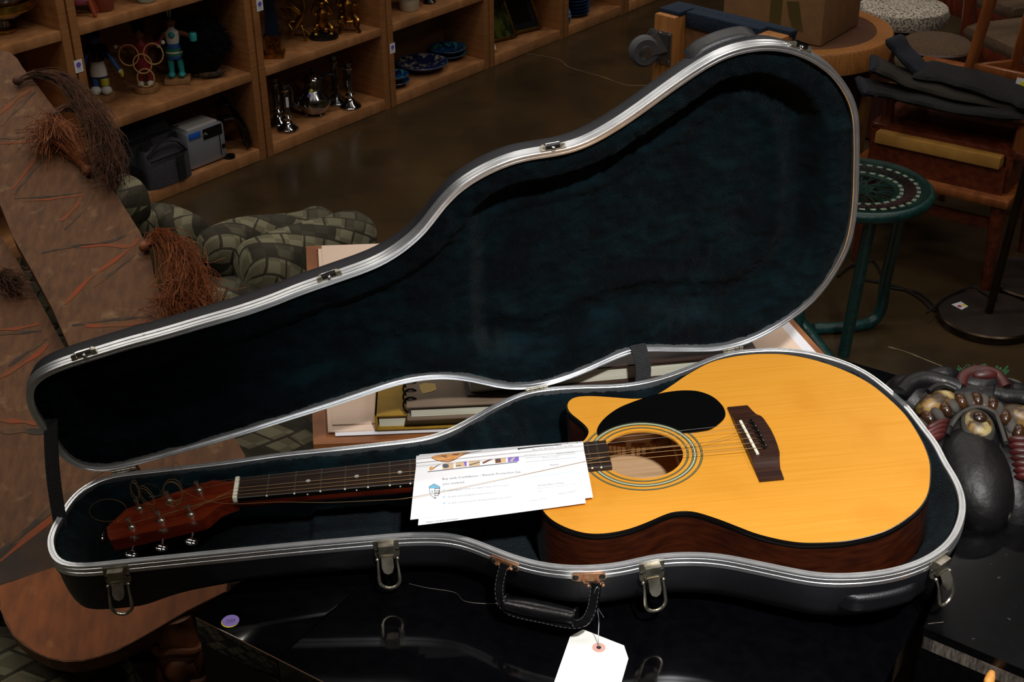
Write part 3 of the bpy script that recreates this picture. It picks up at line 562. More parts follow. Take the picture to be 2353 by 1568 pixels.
MB().tube(catmull(LSP, 3), 0.00028, 6).build('string', 'string_wound', gt, local=True)['label'] = 'slack string that has come off the nut and curls over the headstock'
def loop(cpx, h, r1, r2, turns, tilt, tail, rad=0.0004, m_='string_wound'):
    c0 = lp(*cpx, np.array(hpp) + np.array([0, 0, h]), hpn); e1 = np.array([math.cos(tilt), 0, math.sin(tilt)]); e2 = np.array([-math.sin(tilt) * 0.8, 0.35, math.cos(tilt) * 0.85])
    P = [c0 + e1 * r1 * math.cos(a) + e2 * r2 * math.sin(a) + np.array([0, 0.0008, 0]) * a for a in np.linspace(-1.6, -1.6 + turns * 2 * math.pi, int(26 * turns))]
    if tail is not None: P = [tail] + P
    MB().tube(catmull(P, 2), rad, 5).build('string_end', m_, gt, local=True)
tp = [p + hup * 0.010 for p in POSTS]
loop((248, 1176), 0.014, 0.0235, 0.0165, 1.1, 0.0, tp[0], 0.0003)
loop((309, 1132), 0.016, 0.0052, 0.0135, 2.0, 0.1, tp[3])
loop((337, 1147), 0.016, 0.0075, 0.016, 2.0, 0.55, tp[1])
loop((397, 1135), 0.018, 0.012, 0.0165, 2.2, 0.1, tp[2])
loop((346, 1128), 0.014, 0.013, 0.008, 1.0, -0.4, tp[4], 0.00022, 'string_plain')
loop((408, 1088), 0.018, 0.006, 0.014, 1.1, 0.1, tp[5], 0.00022, 'string_plain')
# ------------------------------------------------------------------ printed sheets tucked under the strings
def pz(x, y):                                          # mm
    z = 8.3 + 3.5 * float(ss(np.array(-y), -9.0, -1.0))
    if y > 25: z -= (y - 25) * 0.45
    if y < -28: z -= (-28 - y) * 0.105 + 0.6 * math.sin((x - 214) / 60.0) * min(1, (-28 - y) / 40)
    return z
def sheet(corn, name, label, dz, wav=0.0):
    TL, TR, BR, BL = [np.array(c, float) for c in corn]; q = MB(); nx, ny = 36, 40; V = []
    for j in range(ny + 1):
        for i in range(nx + 1):
            s_, t = i / nx, j / ny; p = (TL * (1 - s_) + TR * s_) * (1 - t) + (BL * (1 - s_) + BR * s_) * t
            V.append((p[0] / 1000, p[1] / 1000, (pz(p[0], p[1]) + dz - wav * t * t * s_) / 1000))
    n_ = nx + 1; F = [(j * n_ + i, j * n_ + i + 1, (j + 1) * n_ + i + 1, (j + 1) * n_ + i) for j in range(ny) for i in range(nx)]
    root = thing(name, label, 'paper', M=GM); q.add(V, F); q.build('paper_sheet', 'paper', root, local=True, angle=180); return root
def psnap(q, dz):                                      # lay flat print on the sheet's own curve
    q.v = [(x, y, (pz(x * 1000, y * 1000) + dz) / 1000) for x, y, z in q.v]; return q
sheet([(236, 40), (430, 33), (427, -95), (223, -105)], 'printed_page', 'white printed page showing along the lower edge behind the front printout', -0.5)
sheet([(224, 40), (440, 34), (434, -60), (222, -80)], 'printed_page', 'white page between the two others, seen at the left edge of the printout', -0.25)
pr = sheet([(228, 45), (438, 33.5), (437, -87), (214, -95)], 'printed_page', 'front white shop printout with a guitar photo, held under the guitar strings', 0.0)
SZ = 0.0115
def pl(u, v): return lz(920 + u * 0.2125, 990 + v * 0.2125, SZ)   # positions on the sheet
def line(body, a, b, m_, h=None): psnap(txt_between(body, pl(*a), pl(*b), 0), 0.16).build('printed_text', m_, pr, local=True)
for body, a, b, m_ in (('Buy with Confidence – Reverb Protection has', (455, 535), (1300, 455), 'ink_dark'), ('you covered', (457, 582), (688, 560), 'ink_dark'), ('Live support from an expert team of musicians', (508, 640), (1170, 578), 'ink_grey'), ('Simple and straightforward returns', (512, 700), (1020, 650), 'ink_grey'), ('A safe community for finding the gear you want', (516, 760), (1196, 690), 'ink_grey'),
                       ('Watch', (1615, 385), (1712, 375), 'ink_dark'), ('30-Day Return Policy', (1490, 582), (1772, 552), 'ink_dark'), ('Enjoy peace of mind with your new', (1488, 608), (1895, 562), 'ink_grey'), ('gear', (1490, 634), (1540, 628), 'ink_grey'), ('Secure Checkout', (1690, 258), (1890, 238), 'ink_dark'), ('Add to Cart', (1535, 305), (1715, 292), 'ink_grey'), ('6 in stock', (1340, 250), (1460, 242), 'ink_grey'),
                       ('Watch this listing to get price drop alerts', (1415, 502), (1880, 442), 'ink_blue'), ('SHIPPED FROM', (1395, 728), (1580, 702), 'ink_grey'), ('Need Help?', (1715, 660), (1900, 632), 'ink_grey'), ('https://reverb.com/item', (270, 945), (620, 905), 'ink_grey'), ('Buy now, pay later – from 0% APR', (1430, 190), (1865, 146), 'ink_dark')): line(body, a, b, m_)
def poly(px, m_, dz=0.14, name='printed_picture', sub=None):
    bm = bmesh.new(); f_ = bm.faces.new([bm.verts.new(pl(u, v)) for u, v in px]); bmesh.ops.triangulate(bm, faces=[f_])
    for _ in range(2): bmesh.ops.subdivide_edges(bm, edges=bm.edges[:], cuts=2, use_grid_fill=True)
    bmesh.ops.triangulate(bm, faces=bm.faces[:]); bm.verts.index_update(); q = MB().add([tuple(v.co) for v in bm.verts], [tuple(v.index for v in f.verts) for f in bm.faces]); bm.free(); return psnap(q, dz).build(name, m_, sub or pr, local=True, smooth=False)
gpic = [(330, 275), (370, 240), (450, 215), (540, 200), (600, 195), (690, 187), (740, 195), (740, 225), (690, 240), (640, 262), (580, 300), (520, 322), (450, 318), (380, 300)]
g_ = poly(gpic, 'print_brown', 0.14); poly([(x, y - 7) for x, y in gpic], 'print_orange', 0.18, 'printed_picture', g_)
poly([(600 + 42 * math.cos(a), 232 + 15 * math.sin(a)) for a in np.linspace(0, 2 * math.pi, 15)[:-1]], 'print_brown', 0.22, 'printed_picture', g_)
poly([(655, 222), (860, 170), (880, 178), (680, 236)], 'ink_dark', 0.22, 'printed_picture', g_); poly([(440, 248), (505, 268), (500, 274), (437, 254)], 'ink_black', 0.22, 'printed_picture', g_)
for k, (x, y, m_, w2) in enumerate(((365, 400, 'print_orange', 0), (515, 385, 'print_tan', 1), (658, 362, 'print_tan', 1), (800, 352, 'print_tan', 1), (940, 330, 'print_grey', 0), (1082, 318, 'print_tan', 1), (1222, 305, 'print_purple', 1))):
    if k == 0:
        t_ = poly([(312, 405), (335, 388), (360, 400), (372, 415), (345, 430), (318, 436)], 'print_orange', 0.14, 'thumbnail'); poly([(360, 400), (432, 362), (434, 367), (366, 408)], 'print_brown', 0.18, 'thumbnail', t_); continue
    if k == 4:
        t_ = poly([(882, 350), (985, 300), (1000, 312), (898, 362)], 'print_brown', 0.14, 'thumbnail'); continue
    t_ = poly([(x - 60, y - 30), (x + 58, y - 42), (x + 60, y + 28), (x - 58, y + 40)], m_, 0.14, 'thumbnail')
    if k == 1: poly([(490 + 36 * math.cos(a), 385 + 24 * math.sin(a)) for a in np.linspace(0, 2 * math.pi, 13)[:-1]], 'ink_dark', 0.18, 'thumbnail', t_)
    if k == 2: poly([(680, 330), (716, 328), (718, 385), (700, 390), (690, 360)], 'print_purple', 0.18, 'thumbnail', t_); poly([(600, 380), (655, 374), (655, 384), (600, 388)], 'ink_dark', 0.18, 'thumbnail', t_)
    if k == 3: poly([(742, 372), (858, 338), (860, 348), (744, 382)], 'ink_dark', 0.18, 'thumbnail', t_)
    if k == 5: poly([(1025, 300), (1080, 292), (1090, 345), (1030, 355)], 'print_brown', 0.18, 'thumbnail', t_); poly([(1034, 312), (1070, 306), (1074, 330), (1038, 336)], 'ink_dark', 0.2, 'thumbnail', t_)
    if k == 6: poly([(1180, 330), (1230, 280), (1250, 278), (1210, 342)], 'print_grey', 0.18, 'thumbnail', t_)
poly([(295, 445), (1265, 338), (1265, 346), (295, 453)], 'ink_dark', 0.14, 'printed_rule')
poly([(1348, 300), (1900, 250), (1902, 253), (1350, 303)], 'ink_grey', 0.14, 'printed_rule'); poly([(1350, 342), (1904, 292), (1904, 295), (1350, 345)], 'ink_grey', 0.14, 'printed_rule')
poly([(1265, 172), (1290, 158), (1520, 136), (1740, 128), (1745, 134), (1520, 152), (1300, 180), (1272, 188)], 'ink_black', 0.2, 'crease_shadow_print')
shd = poly([(308, 598), (365, 570), (428, 598), (424, 660), (400, 695), (372, 714), (335, 690), (312, 655)], 'ink_dark', 0.14, 'shield_emblem')
poly([(312, 600), (365, 575), (423, 600), (422, 612), (314, 614)], 'ink_blue', 0.18, 'shield_band', shd); poly([(314, 617), (366, 614), (368, 706), (335, 685), (316, 652)], 'paper', 0.18, 'shield_field', shd)
for k in range(4): poly([(372, 620 + 22 * k), (420 - 6 * k, 618 + 22 * k), (419 - 6 * k, 634 + 22 * k), (372, 636 + 22 * k)], 'paper', 0.18, 'shield_stripe', shd)
poly([(342 + (16 if k % 2 == 0 else 7) * math.sin(k * math.pi / 5), 645 - (17 if k % 2 == 0 else 7) * math.cos(k * math.pi / 5)) for k in range(10)], 'ink_blue', 0.22, 'shield_star', shd)
for y in (632, 692, 752): poly([(455, y), (461, y - 4), (468, y + 5), (484, y - 12), (487, y - 9), (469, y + 13)], 'ink_blue', 0.16, 'check_mark')
# ------------------------------------------------------------------ paper tag wired to the handle
tgz = TZ + 0.004
tgr = thing('price_tag', 'blank white manila tag with pink ring wired to the case handle', 'tag', gz(1375, 1500, TZ))
tp_ = [gz(1340, 1447, tgz), gz(1310, 1463, tgz), gz(1272, 1572, tgz)]; tq = [gz(1434, 1484, tgz), gz(1444, 1514, tgz)]
dv = tp_[2] - tp_[1]; tl = nrm(dv) * 0.105
MB().slab([tp_[0], tp_[1], tp_[1] + tl, tq[1] + tl, tq[1], tq[0]], (0, 0, 1), 0.0005).build('tag_card', 'card', tgr, smooth=False)
hc = gz(1376, 1489, tgz)
MB().lathe([(0.0028, 0.0003), (0.0078, 0.0003), (0.0078, 0)], hc, 28).build('reinforcing_ring', 'pink_ring', tgr); disc(hc + [0, 0, 0.0002], 0.0028, 0.0003, 20).build('tag_hole', 'ink_black', tgr)
w0 = g2w(path[-1] + np.array([0.006, -0.002, 0.0])); w1 = hc + [0, 0, 0.0008]
kp = gp(1371, 1393, (w0 + w1) / 2, CR[2])
MB().tube(catmull([w0, gp(1366, 1360, w0, CR[2]), kp, gp(1376, 1425, (w0 + w1) / 2, CR[2]), gp(1375, 1465, w1, CR[2]), w1], 5), 0.0005, 5).build('tag_wire', 'wire', tgr)
MB().tube([kp, gp(1380, 1408, kp, CR[2]), gp(1388, 1420, kp, CR[2])], 0.0004, 5).build('tag_wire', 'wire', tgr)
# ------------------------------------------------------------------ the shop around it
mat('wall_paint', (66, 58, 50), 0.9); mat('ceiling_paint', (26, 25, 24), 0.9)
for nm, c, s_ in (('wall_back', (0.6, 8.05, 1.9), (9.2, 0.1, 3.9)), ('wall_front', (0.6, -2.05, 1.9), (9.2, 0.1, 3.9)), ('wall_left', (-3.95, 3, 1.9), (0.1, 10, 3.9)), ('wall_right', (5.15, 3, 1.9), (0.1, 10, 3.9))): struct(MB().box(c, s_).build(nm, 'wall_paint'))
struct(MB().box((0.6, 3, 3.9), (9.2, 10.2, 0.1)).build('ceiling', 'ceiling_paint'))
mat('pine', (150, 98, 54), 0.55, c2=(176, 120, 70), sc_=14, st=(0.5, 0.5, 9), lo=0.3, hi=0.7, c3=(112, 70, 38), sc3=9, lo3=0.55, hi3=0.8, bump=0.06, bs=60)
mat('pine_shelf', (150, 100, 58), 0.5, c2=(182, 128, 82), sc_=10, st=(3, 3, 1), lo=0.3, hi=0.7, c3=(120, 82, 54), sc3=7, lo3=0.5, hi3=0.8, bump=0.05, bs=60)
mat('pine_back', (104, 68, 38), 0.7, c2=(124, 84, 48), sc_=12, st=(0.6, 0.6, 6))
EA = np.array([-0.57992, 2.45993, 0]); EE = np.array([0.68979, 0.72401, 0]); EN = np.array([-0.72401, 0.68979, 0]); SAX = np.array([EE, EN, [0, 0, 1]]); SD = 0.21
def S(s_, d, z): return EA + EE * s_ + EN * d + np.array([0, 0, z])
WORD = ['far left, holding the silver dish', 'holding the carved dolls, black fur and grey printer', 'holding the silver coffee pot and gold candlesticks', 'holding the patterned blue plates', 'holding the leaning framed pictures', 'holding the stack of blue bowls', 'farthest away at the top edge of the picture']
BAYS = [(-0.76, -0.164), (-0.158, 0.486), (0.492, 1.080), (1.086, 1.636), (1.642, 2.112), (2.118, 2.546), (2.552, 3.1)]
CASES = []
for k, (a, b) in enumerate(BAYS):
    bk = thing('bookcase', 'pine open bookcase ' + WORD[k], 'bookcase', S((a + b) / 2, SD / 2, 0), 'row of pine bookcases'); CASES.append(bk); HT = 1.5
    for s_ in (a + 0.013, b - 0.013): MB().box(S(s_, SD / 2, HT / 2), (0.026, SD, HT), SAX, 0.002).build('side_panel', 'pine', bk)
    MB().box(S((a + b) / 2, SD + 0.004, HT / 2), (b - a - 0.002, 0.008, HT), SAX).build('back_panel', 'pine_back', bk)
    for z in (0.30, 0.595, 0.89, 1.19, 1.5): MB().box(S((a + b) / 2, SD / 2, z - 0.014), (b - a - 0.053, SD - 0.002, 0.028), SAX, 0.002).build('shelf', 'pine_shelf', bk)
    MB().box(S((a + b) / 2, SD / 2, 0.021), (b - a - 0.053, SD - 0.002, 0.04), SAX, 0.002).build('shelf', 'pine_shelf', bk)
def pricer(u, v, host, w=0.026, h=0.036, dots=(('sticker_purple', 0, 0.004),), face='shelf', tilt=0.0):
    c = gp(u, v, EA - EN * 0.0012, EN); ca, sa = math.cos(tilt), math.sin(tilt); X = EE * ca + np.array([0, 0, sa]); Z = -EE * sa + np.array([0, 0, ca])
    o = MB().slab([c - X * w / 2 - Z * h / 2, c + X * w / 2 - Z * h / 2, c + X * w / 2 + Z * h / 2, c - X * w / 2 + Z * h / 2], -EN, 0.0006).build('price_sticker', 'sticker_white', host, smooth=False)
    for m_, dx, dz in dots: MB().lathe([(0.0001, 0.0006), (0.0075, 0.0006), (0.0075, 0)], c + X * dx + Z * dz - EN * 0.0002, 16, frame(-EN)).build('sticker_dot', m_, o)
    for r_ in (-0.011, -0.006): MB().box(c + Z * r_ - EN * 0.0003, (w * 0.55, 0.0004, 0.001), np.array([X, EN, Z])).build('sticker_print', 'ink_grey', o)
pricer(181, 152, CASES[1]); pricer(207, 293, CASES[1], dots=(('sticker_purple', 0, -0.006), ('sticker_yellow', 0.005, 0.01))); pricer(597, 12, CASES[2]); pricer(902, 111, CASES[3])
# ------------------------------------------------------------------ goods on the shelves
Z1, Z2, Z0 = 0.301, 0.596, 0.042
def P1(u, v): return gz(u, v, Z1)
def P2(u, v): return gz(u, v, Z2)
def P0_(u, v): return gz(u, v, Z0)
FW = nrm([CAM[0] - 0.0, CAM[1] - 2.6, 0]); RT = np.array([-FW[1], FW[0], 0]); VAX = np.array([RT, -FW, [0, 0, 1]])  # facing the aisle
mat('silver', (190, 190, 192), 0.12, 1.0, c2=(140, 140, 142), sc_=30); mat('gold', (190, 140, 62), 0.28, 1.0, c2=(120, 82, 34), sc_=50, lo=0.35, hi=0.65); mat('brass', (200, 160, 70), 0.3, 1.0, c2=(140, 104, 40), sc_=60)
mat('black_plastic', (12, 12, 14), 0.3); mat('dark_fabric', (24, 24, 30), 0.9, c2=(34, 34, 42), sc_=160, bump=0.3, bs=400); mat('grey_fabric', (52, 50, 58), 0.9, c2=(62, 60, 68), sc_=160, bump=0.3, bs=400)
mat('fur_black', (7, 6, 8), 0.9, c2=(13, 12, 15), sc_=60, bump=1.0, bs=160, spec=0.15); mat('fur_brown', (110, 84, 64), 0.9, c2=(44, 34, 28), sc_=30, bump=1.0, bs=120)
mat('celadon', (170, 196, 180), 0.25); mat('terracotta', (140, 70, 40), 0.7, c2=(120, 58, 34), sc_=20); mat('cream_pot', (190, 180, 156), 0.5, bump=0.1); mat('pink', (190, 110, 150), 0.5); mat('orange_leg', (150, 66, 36), 0.5); mat('blue_paint', (36, 84, 150), 0.5); mat('teal', (40, 150, 150), 0.5); mat('white_paint', (210, 208, 200), 0.6); mat('red_paint', (130, 34, 40), 0.5); mat('yellow_paint', (190, 180, 50), 0.5); mat('skin_wood', (110, 62, 40), 0.6); mat('wood_slice', (170, 128, 84), 0.7, c2=(140, 100, 62), sc_=40); mat('green_paint', (40, 120, 90), 0.5); mat('hoop', (200, 160, 100), 0.5)
# silver footed dish on the far left shelf
c = P2(10, 72); d = thing('footed_dish', 'silver oval dish on a foot at the far left shelf', 'dish', c)
MB().lathe([(0.03, 0), (0.034, 0.006), (0.02, 0.016), (0.018, 0.03), (0.04, 0.036), (0.075, 0.06), (0.09, 0.11), (0.094, 0.16), (0.09, 0.16), (0.08, 0.09), (0.03, 0.045), (0.0001, 0.044)], c, 28).build('bowl', 'silver', d)
MB().lathe([(0.032, 0), (0.036, 0.004), (0.036, 0.01), (0.02, 0.016)], c, 24).build('foot', 'brass', d); MB().lathe([(0.091, 0.064), (0.096, 0.07), (0.093, 0.09)], c + [0, 0, 0.0], 28).build('rim_band', 'brass', d)
# pink animal figure
c = P2(192, 35); d = thing('animal_figurine', 'pink bodied animal figurine on orange legs, upper shelf', 'figurine', c)
MB().ell(c + [0, 0, 0.055], (0.036, 0.024, 0.026), VAX).build('body', 'pink', d); MB().ell(c + RT * 0.03 + [0, 0, 0.075], (0.018, 0.015, 0.018), VAX).build('head', 'blue_paint', d)
for a, b in ((-0.024, -0.014), (0.024, -0.014), (-0.024, 0.014), (0.024, 0.014)): MB().tube([c + RT * a + FW * b + [0, 0, 0.045], c + RT * a * 1.5 + FW * b * 1.6 + [0, 0, 0.001]], [0.008, 0.006], 8).build('leg', 'orange_leg', d)
one('terracotta_pot', MB().lathe([(0.028, 0), (0.03, 0.004), (0.036, 0.07), (0.04, 0.11), (0.036, 0.11), (0.03, 0.02), (0.0001, 0.016)], P2(238, 22), 24), 'terracotta', 'reddish terracotta pot beside the pink figurine', 'pot')
one('celadon_bowl', MB().lathe([(0.022, 0), (0.026, 0.004), (0.03, 0.02), (0.04, 0.06), (0.043, 0.07), (0.038, 0.066), (0.026, 0.02), (0.0001, 0.012)], P2(337, 3), 24), 'celadon', 'pale celadon bowl on the upper shelf at the top edge', 'bowl')
def doll(c, label, h, base, boots, legs, kilt, torso, armc, headm, crest, arms, crest_h, dress=False):
    d = thing('carved_doll', label, 'doll', c, 'carved dancer dolls on the middle shelf'); k = h / 0.25
    F = lambda x, y, z: c + RT * x * k + FW * y * k + np.array([0, 0, z * k])
    if base == 'round': MB().lathe([(0.038 * k, 0), (0.04 * k, 0.004), (0.038 * k, 0.018 * k), (0.0001, 0.018 * k)], c, 18).build('wood_base', 'wood_slice', d)
    else: MB().box(F(0, 0, 0.008), (0.075 * k, 0.06 * k, 0.015 * k), VAX, 0.001).build('wood_base', 'wood_slice', d)
    for s_ in (-1, 1):
        MB().ell(F(0.015 * s_, 0.008, 0.026), (0.011 * k, 0.018 * k, 0.009 * k), VAX, 12, 8).build('foot', boots, d)
        MB().tube([F(0.015 * s_, 0, 0.026), F(0.014 * s_, 0, 0.055), F(0.012 * s_, 0, 0.09)], [0.008 * k, 0.010 * k, 0.011 * k], 10).build('leg', legs, d)
    MB().lathe([(0.026 * k, 0), (0.025 * k, 0.02 * k), (0.019 * k, 0.045 * k)], F(0, 0, 0.075), 14, VAX, 1, 0.75).build('kilt', kilt, d)
    MB().lathe([(0.018 * k, 0), (0.021 * k, 0.02 * k), (0.023 * k, 0.035 * k), (0.010 * k, 0.046 * k), (0.008 * k, 0.055 * k)], F(0, 0, 0.117), 14, VAX, 1, 0.7).build('torso', torso, d)
    for s_, (ex_, ez_) in zip((-1, 1), arms):
        MB().tube([F(0.021 * s_, 0, 0.150), F((0.021 + ex_ * 0.5) * s_, 0.008, 0.150 + ez_ * 0.35), F((0.021 + ex_) * s_, 0.02, 0.150 + ez_)], [0.0075 * k, 0.0065 * k, 0.005 * k], 9).build('arm', armc, d)
        MB().ell(F((0.021 + ex_) * s_, 0.02, 0.150 + ez_), 0.0068 * k, seg=10, rings=6).build('hand', 'white_paint', d)
    MB().ell(F(0, 0, 0.185), (0.0155 * k, 0.015 * k, 0.019 * k), VAX, 14, 10).build('head', headm, d)
    q = MB()
    for i in range(46):
        a = rng.uniform(0, 2 * math.pi); r_ = rng.uniform(0.004, 0.016); q.tube([F(r_ * math.cos(a), r_ * math.sin(a) * 0.8, 0.19), F(r_ * 1.6 * math.cos(a), r_ * 1.3 * math.sin(a), 0.195 + crest_h * rng.uniform(0.5, 1))], [0.0035 * k, 0.001], 4)
    stuff(q.build('feather_headdress', crest, d)); return d, F, k
d, F, k = doll(P1(237, 228), 'dancer doll in white kilt with blue arms, leftmost of the three', 0.25, 'round', 'white_paint', 'blue_paint', 'white_paint', 'skin_wood', 'blue_paint', 'blue_paint', 'fur_black', ((0.018, -0.05), (0.045, -0.06)), 0.06)
q = MB()
for i in range(60): a = rng.uniform(0, 2 * math.pi); r_ = rng.uniform(0.02, 0.034); q.tube([F(r_ * math.cos(a), r_ * math.sin(a) * 0.7, 0.165), F(r_ * 1.25 * math.cos(a), r_ * math.sin(a), 0.125)], [0.004, 0.001], 4)
stuff(q.build('feather_collar', 'fur_black', d)); MB().ell(F(0.07, 0.02, 0.085), (0.006, 0.006, 0.014), VAX, 8, 6).build('rattle', 'yellow_paint', d); MB().lathe([(0.013, 0), (0.0135, 0.02), (0.012, 0.022)], F(0.014, 0, 0.045), 12).build('leg_band', 'yellow_paint', d)
q = MB()
for s_ in (-1, 1): q.ell(F(0.016 * s_, 0.006, 0.030), (0.017, 0.02, 0.014), VAX, 12, 8)
q.build('fur_boots', 'white_paint', d)
d, F, k = doll(P1(338, 208), 'red clad hoop dancer doll holding four wooden hoops', 0.24, 'round', 'white_paint', 'red_paint', 'red_paint', 'red_paint', 'red_paint', 'skin_wood', 'fur_black', ((0.052, 0.004), (0.052, 0.01)), 0.055)
for hx, hz, hr in ((-0.036, 0.128, 0.03), (0.04, 0.128, 0.03), (0.002, 0.098, 0.028), (0.006, 0.052, 0.026)): MB().tube([F(hx + hr * math.cos(a), 0.03, hz + hr * math.sin(a) * 1.12) for a in np.linspace(0, 2 * math.pi, 33)[:-1]], 0.0022, 6, closed=True).build('hoop', 'hoop', d)
d, F, k = doll(P1(410, 188), 'stepping dancer doll in turquoise shoes and beaded skirt, rightmost of the three', 0.26, 'square', 'teal', 'teal', 'blue_paint', 'white_paint', 'skin_wood', 'skin_wood', 'fur_black', ((0.02, -0.03), (0.04, -0.012)), 0.05)
MB().lathe([(0.027, 0), (0.0265, 0.03)], F(0, 0, 0.078), 14, VAX, 1, 0.78).build('beaded_apron', 'green_paint', d); MB().lathe([(0.0272, 0), (0.0268, 0.006)], F(0, 0, 0.092), 14, VAX, 1, 0.78).build('bead_band', 'white_paint', d); MB().lathe([(0.0276, 0), (0.0272, 0.006)], F(0, 0, 0.078), 14, VAX, 1, 0.78).build('bead_band', 'blue_paint', d)
MB().lathe([(0.011, 0), (0.012, 0.022), (0.009, 0.026)], F(0.062, 0.02, 0.13), 10).build('turquoise_bundle', 'teal', d); MB().ell(F(0, 0.016, 0.148), (0.01, 0.006, 0.01), VAX, 8, 6).build('pendant', 'teal', d); MB().lathe([(0.012, 0), (0.014, 0.02), (0.012, 0.045), (0.0001, 0.05)], F(0, 0, 0.2), 10).build('white_crest', 'white_paint', d)
# fur
def furball(c, r, n, ln, name, m_, label, cat):
    root = thing(name, label, cat, c); MB().ell(np.asarray(c) + [0, 0, r[2] * 0.86], np.array(r) * 0.86, VAX, 22, 14).build('fur_body', m_, root)
    q = MB()
    for i in range(n):
        v = nrm(rng.standard_normal(3)); v[2] = abs(v[2]) - 0.15; p = np.asarray(c) + VAX.T @ (v * np.array(r) * 0.85) + [0, 0, r[2] * 0.86]
        if p[2] < c[2] + 0.004: continue
        dv = nrm(VAX.T @ v + 0.5 * rng.standard_normal(3) - [0, 0, 0.5]); e = p + dv * ln * rng.uniform(0.5, 1); e[2] = max(e[2], c[2] + 0.002); q.tube([p, (p + e) / 2 + [0, 0, ln * 0.1], e], [0.0016, 0.0012, 0.0003], 3, cap=False)
    stuff(q.build('fur_hair', m_, root)); return root
furball(S(0.35, 0.105, Z1), (0.098, 0.075, 0.112), 2600, 0.032, 'fur_bundle', 'fur_black', 'large black fur bundle at the right end of the doll shelf', 'fur')
fr = thing('fur_ring', 'small brown fur ring lying in front of the black fur', 'fur', P1(480, 178))
MB().tube([P1(484, 176) + RT * 0.03 * math.cos(a) + FW * 0.02 * math.sin(a) + [0, 0, 0.012] for a in np.linspace(0, 2 * math.pi, 25)[:-1]], 0.009, 8, closed=True).build('ring_body', 'fur_brown', fr)
q = MB()
for i in range(260):
    a = rng.uniform(0, 2 * math.pi); p = P1(484, 176) + RT * 0.03 * math.cos(a) + FW * 0.02 * math.sin(a) + [0, 0, 0.012]; e = p + rng.standard_normal(3) * [0.014, 0.01, 0.008] + RT * 0.01 * math.cos(a); e[2] = max(e[2], Z1 + 0.001); q.tube([p, e], [0.0014, 0.0003], 3, cap=False)
stuff(q.build('ring_hair', 'fur_brown', fr))
# bottom shelf: bags, printer, straps
mat('printer_silver', (158, 162, 172), 0.35, 0.5); mat('printer_label', (30, 90, 190), 0.5)
def bag(c, w, dp, h, name, label, m_, slump, strapm=None):
    root = thing(name, label, 'bag', c); rg = []
    for t in np.linspace(0, 1, 9):
        sx = 1 - slump * t * t; sy = 1 - 0.55 * t ** 3; rg.append([c + EE * w / 2 * sx * math.copysign(abs(math.cos(a)) ** 0.45, math.cos(a)) + EN * dp / 2 * sy * math.copysign(abs(math.sin(a)) ** 0.45, math.sin(a)) + [0, 0, h * t * (1 - 0.06 * math.cos(3 * a))] for a in np.linspace(0, 2 * math.pi, 29)[:-1]])
    MB().rings(rg, cap0=True, cap1=True).build('bag_body', m_, root)
    MB().tube([c + EE * w * 0.46 * math.cos(a) * 0.9 - EN * dp * 0.47 + [0, 0, h * 0.78 + 0.0 * a] for a in np.linspace(0, math.pi, 12)], 0.002, 5).build('zip', 'black_plastic', root)
    rgp = [c + EE * w * 0.2 - EN * (dp * 0.53) + [0, 0, h * t] for t in np.linspace(0.02, 0.72, 8)]
    q = MB().rings([[p - EE * 0.014, p + EE * 0.014, p + EE * 0.014 - EN * 0.003, p - EE * 0.014 - EN * 0.003] for p in rgp], cap0=True, cap1=True); q.build('strap', 'webbing', root)
    if strapm: MB().tube(catmull([c + EE * w * x + EN * y + [0, 0, z] for x, y, z in ((-0.4, -dp * .3, h * .9), (-0.1, -dp * .4, h * 1.18), (0.2, -dp * .42, h * 1.1), (0.38, -dp * .45, h * .8))], 6), 0.007, 6, flat=0.4).build('shoulder_strap', 'webbing', root)
    return root
bag(S(0.005, 0.125, Z0), 0.24, 0.15, 0.19, 'soft_bag', 'large soft black bag at the back of the bottom shelf', 'dark_fabric', 0.35)
bag(S(0.145, 0.135, Z0), 0.15, 0.13, 0.18, 'soft_bag', 'grey soft bag leaning between the black bag and the printer', 'grey_fabric', 0.6)
bag(S(0.105, 0.040, Z0), 0.17, 0.085, 0.115, 'camera_bag', 'charcoal camera bag with zip standing at the front of the bottom shelf', 'grey_fabric', 0.12, True)
one('plastic_case', MB().box(S(-0.032, 0.035, Z0 + 0.04), (0.075, 0.07, 0.08), SAX, 0.008), 'black_plastic', 'small dark plastic box left of the charcoal camera bag', 'box')
pc = S(0.27, 0.075, Z0 + 0.001); pn = thing('photo_printer', 'small silver photo printer standing behind the camera bag', 'printer', pc)
MB().box(pc + [0, 0, 0.0625], (0.155, 0.105, 0.125), SAX, 0.014).build('housing', 'printer_silver', pn)
MB().box(pc + EE * 0.0 + [0, 0, 0.1275], (0.12, 0.075, 0.006), SAX, 0.001).build('tray_cover', 'print_grey', pn); MB().box(pc + EE * 0.025 - EN * 0.0535 + [0, 0, 0.105], (0.075, 0.003, 0.034), SAX, 0.001).build('control_panel', 'black_plastic', pn)
MB().box(pc - EE * 0.045 - EN * 0.0535 + [0, 0, 0.112], (0.045, 0.003, 0.02), SAX, 0.001).build('blue_label', 'printer_label', pn); MB().box(pc + EE * 0.062 - EN * 0.0535 + [0, 0, 0.045], (0.012, 0.003, 0.014), SAX).build('card_slot', 'black_plastic', pn); MB().box(pc + EE * 0.05 - EN * 0.0535 + [0, 0, 0.07], (0.002, 0.002, 0.1), SAX).build('panel_gap', 'black_plastic', pn)
for k_, m_ in enumerate(('red_paint', 'yellow_paint', 'teal')): MB().box(pc - EE * (0.012 - 0.006 * k_) - EN * 0.0555 + [0, 0, 0.104 + 0.004 * (k_ % 2)], (0.005, 0.001, 0.005), SAX).build('logo_square', m_, pn)
bt = thing('strap_bundle', 'black studded leather straps slumped in the right corner of the bottom shelf', 'strap', S(0.41, 0.07, Z0))
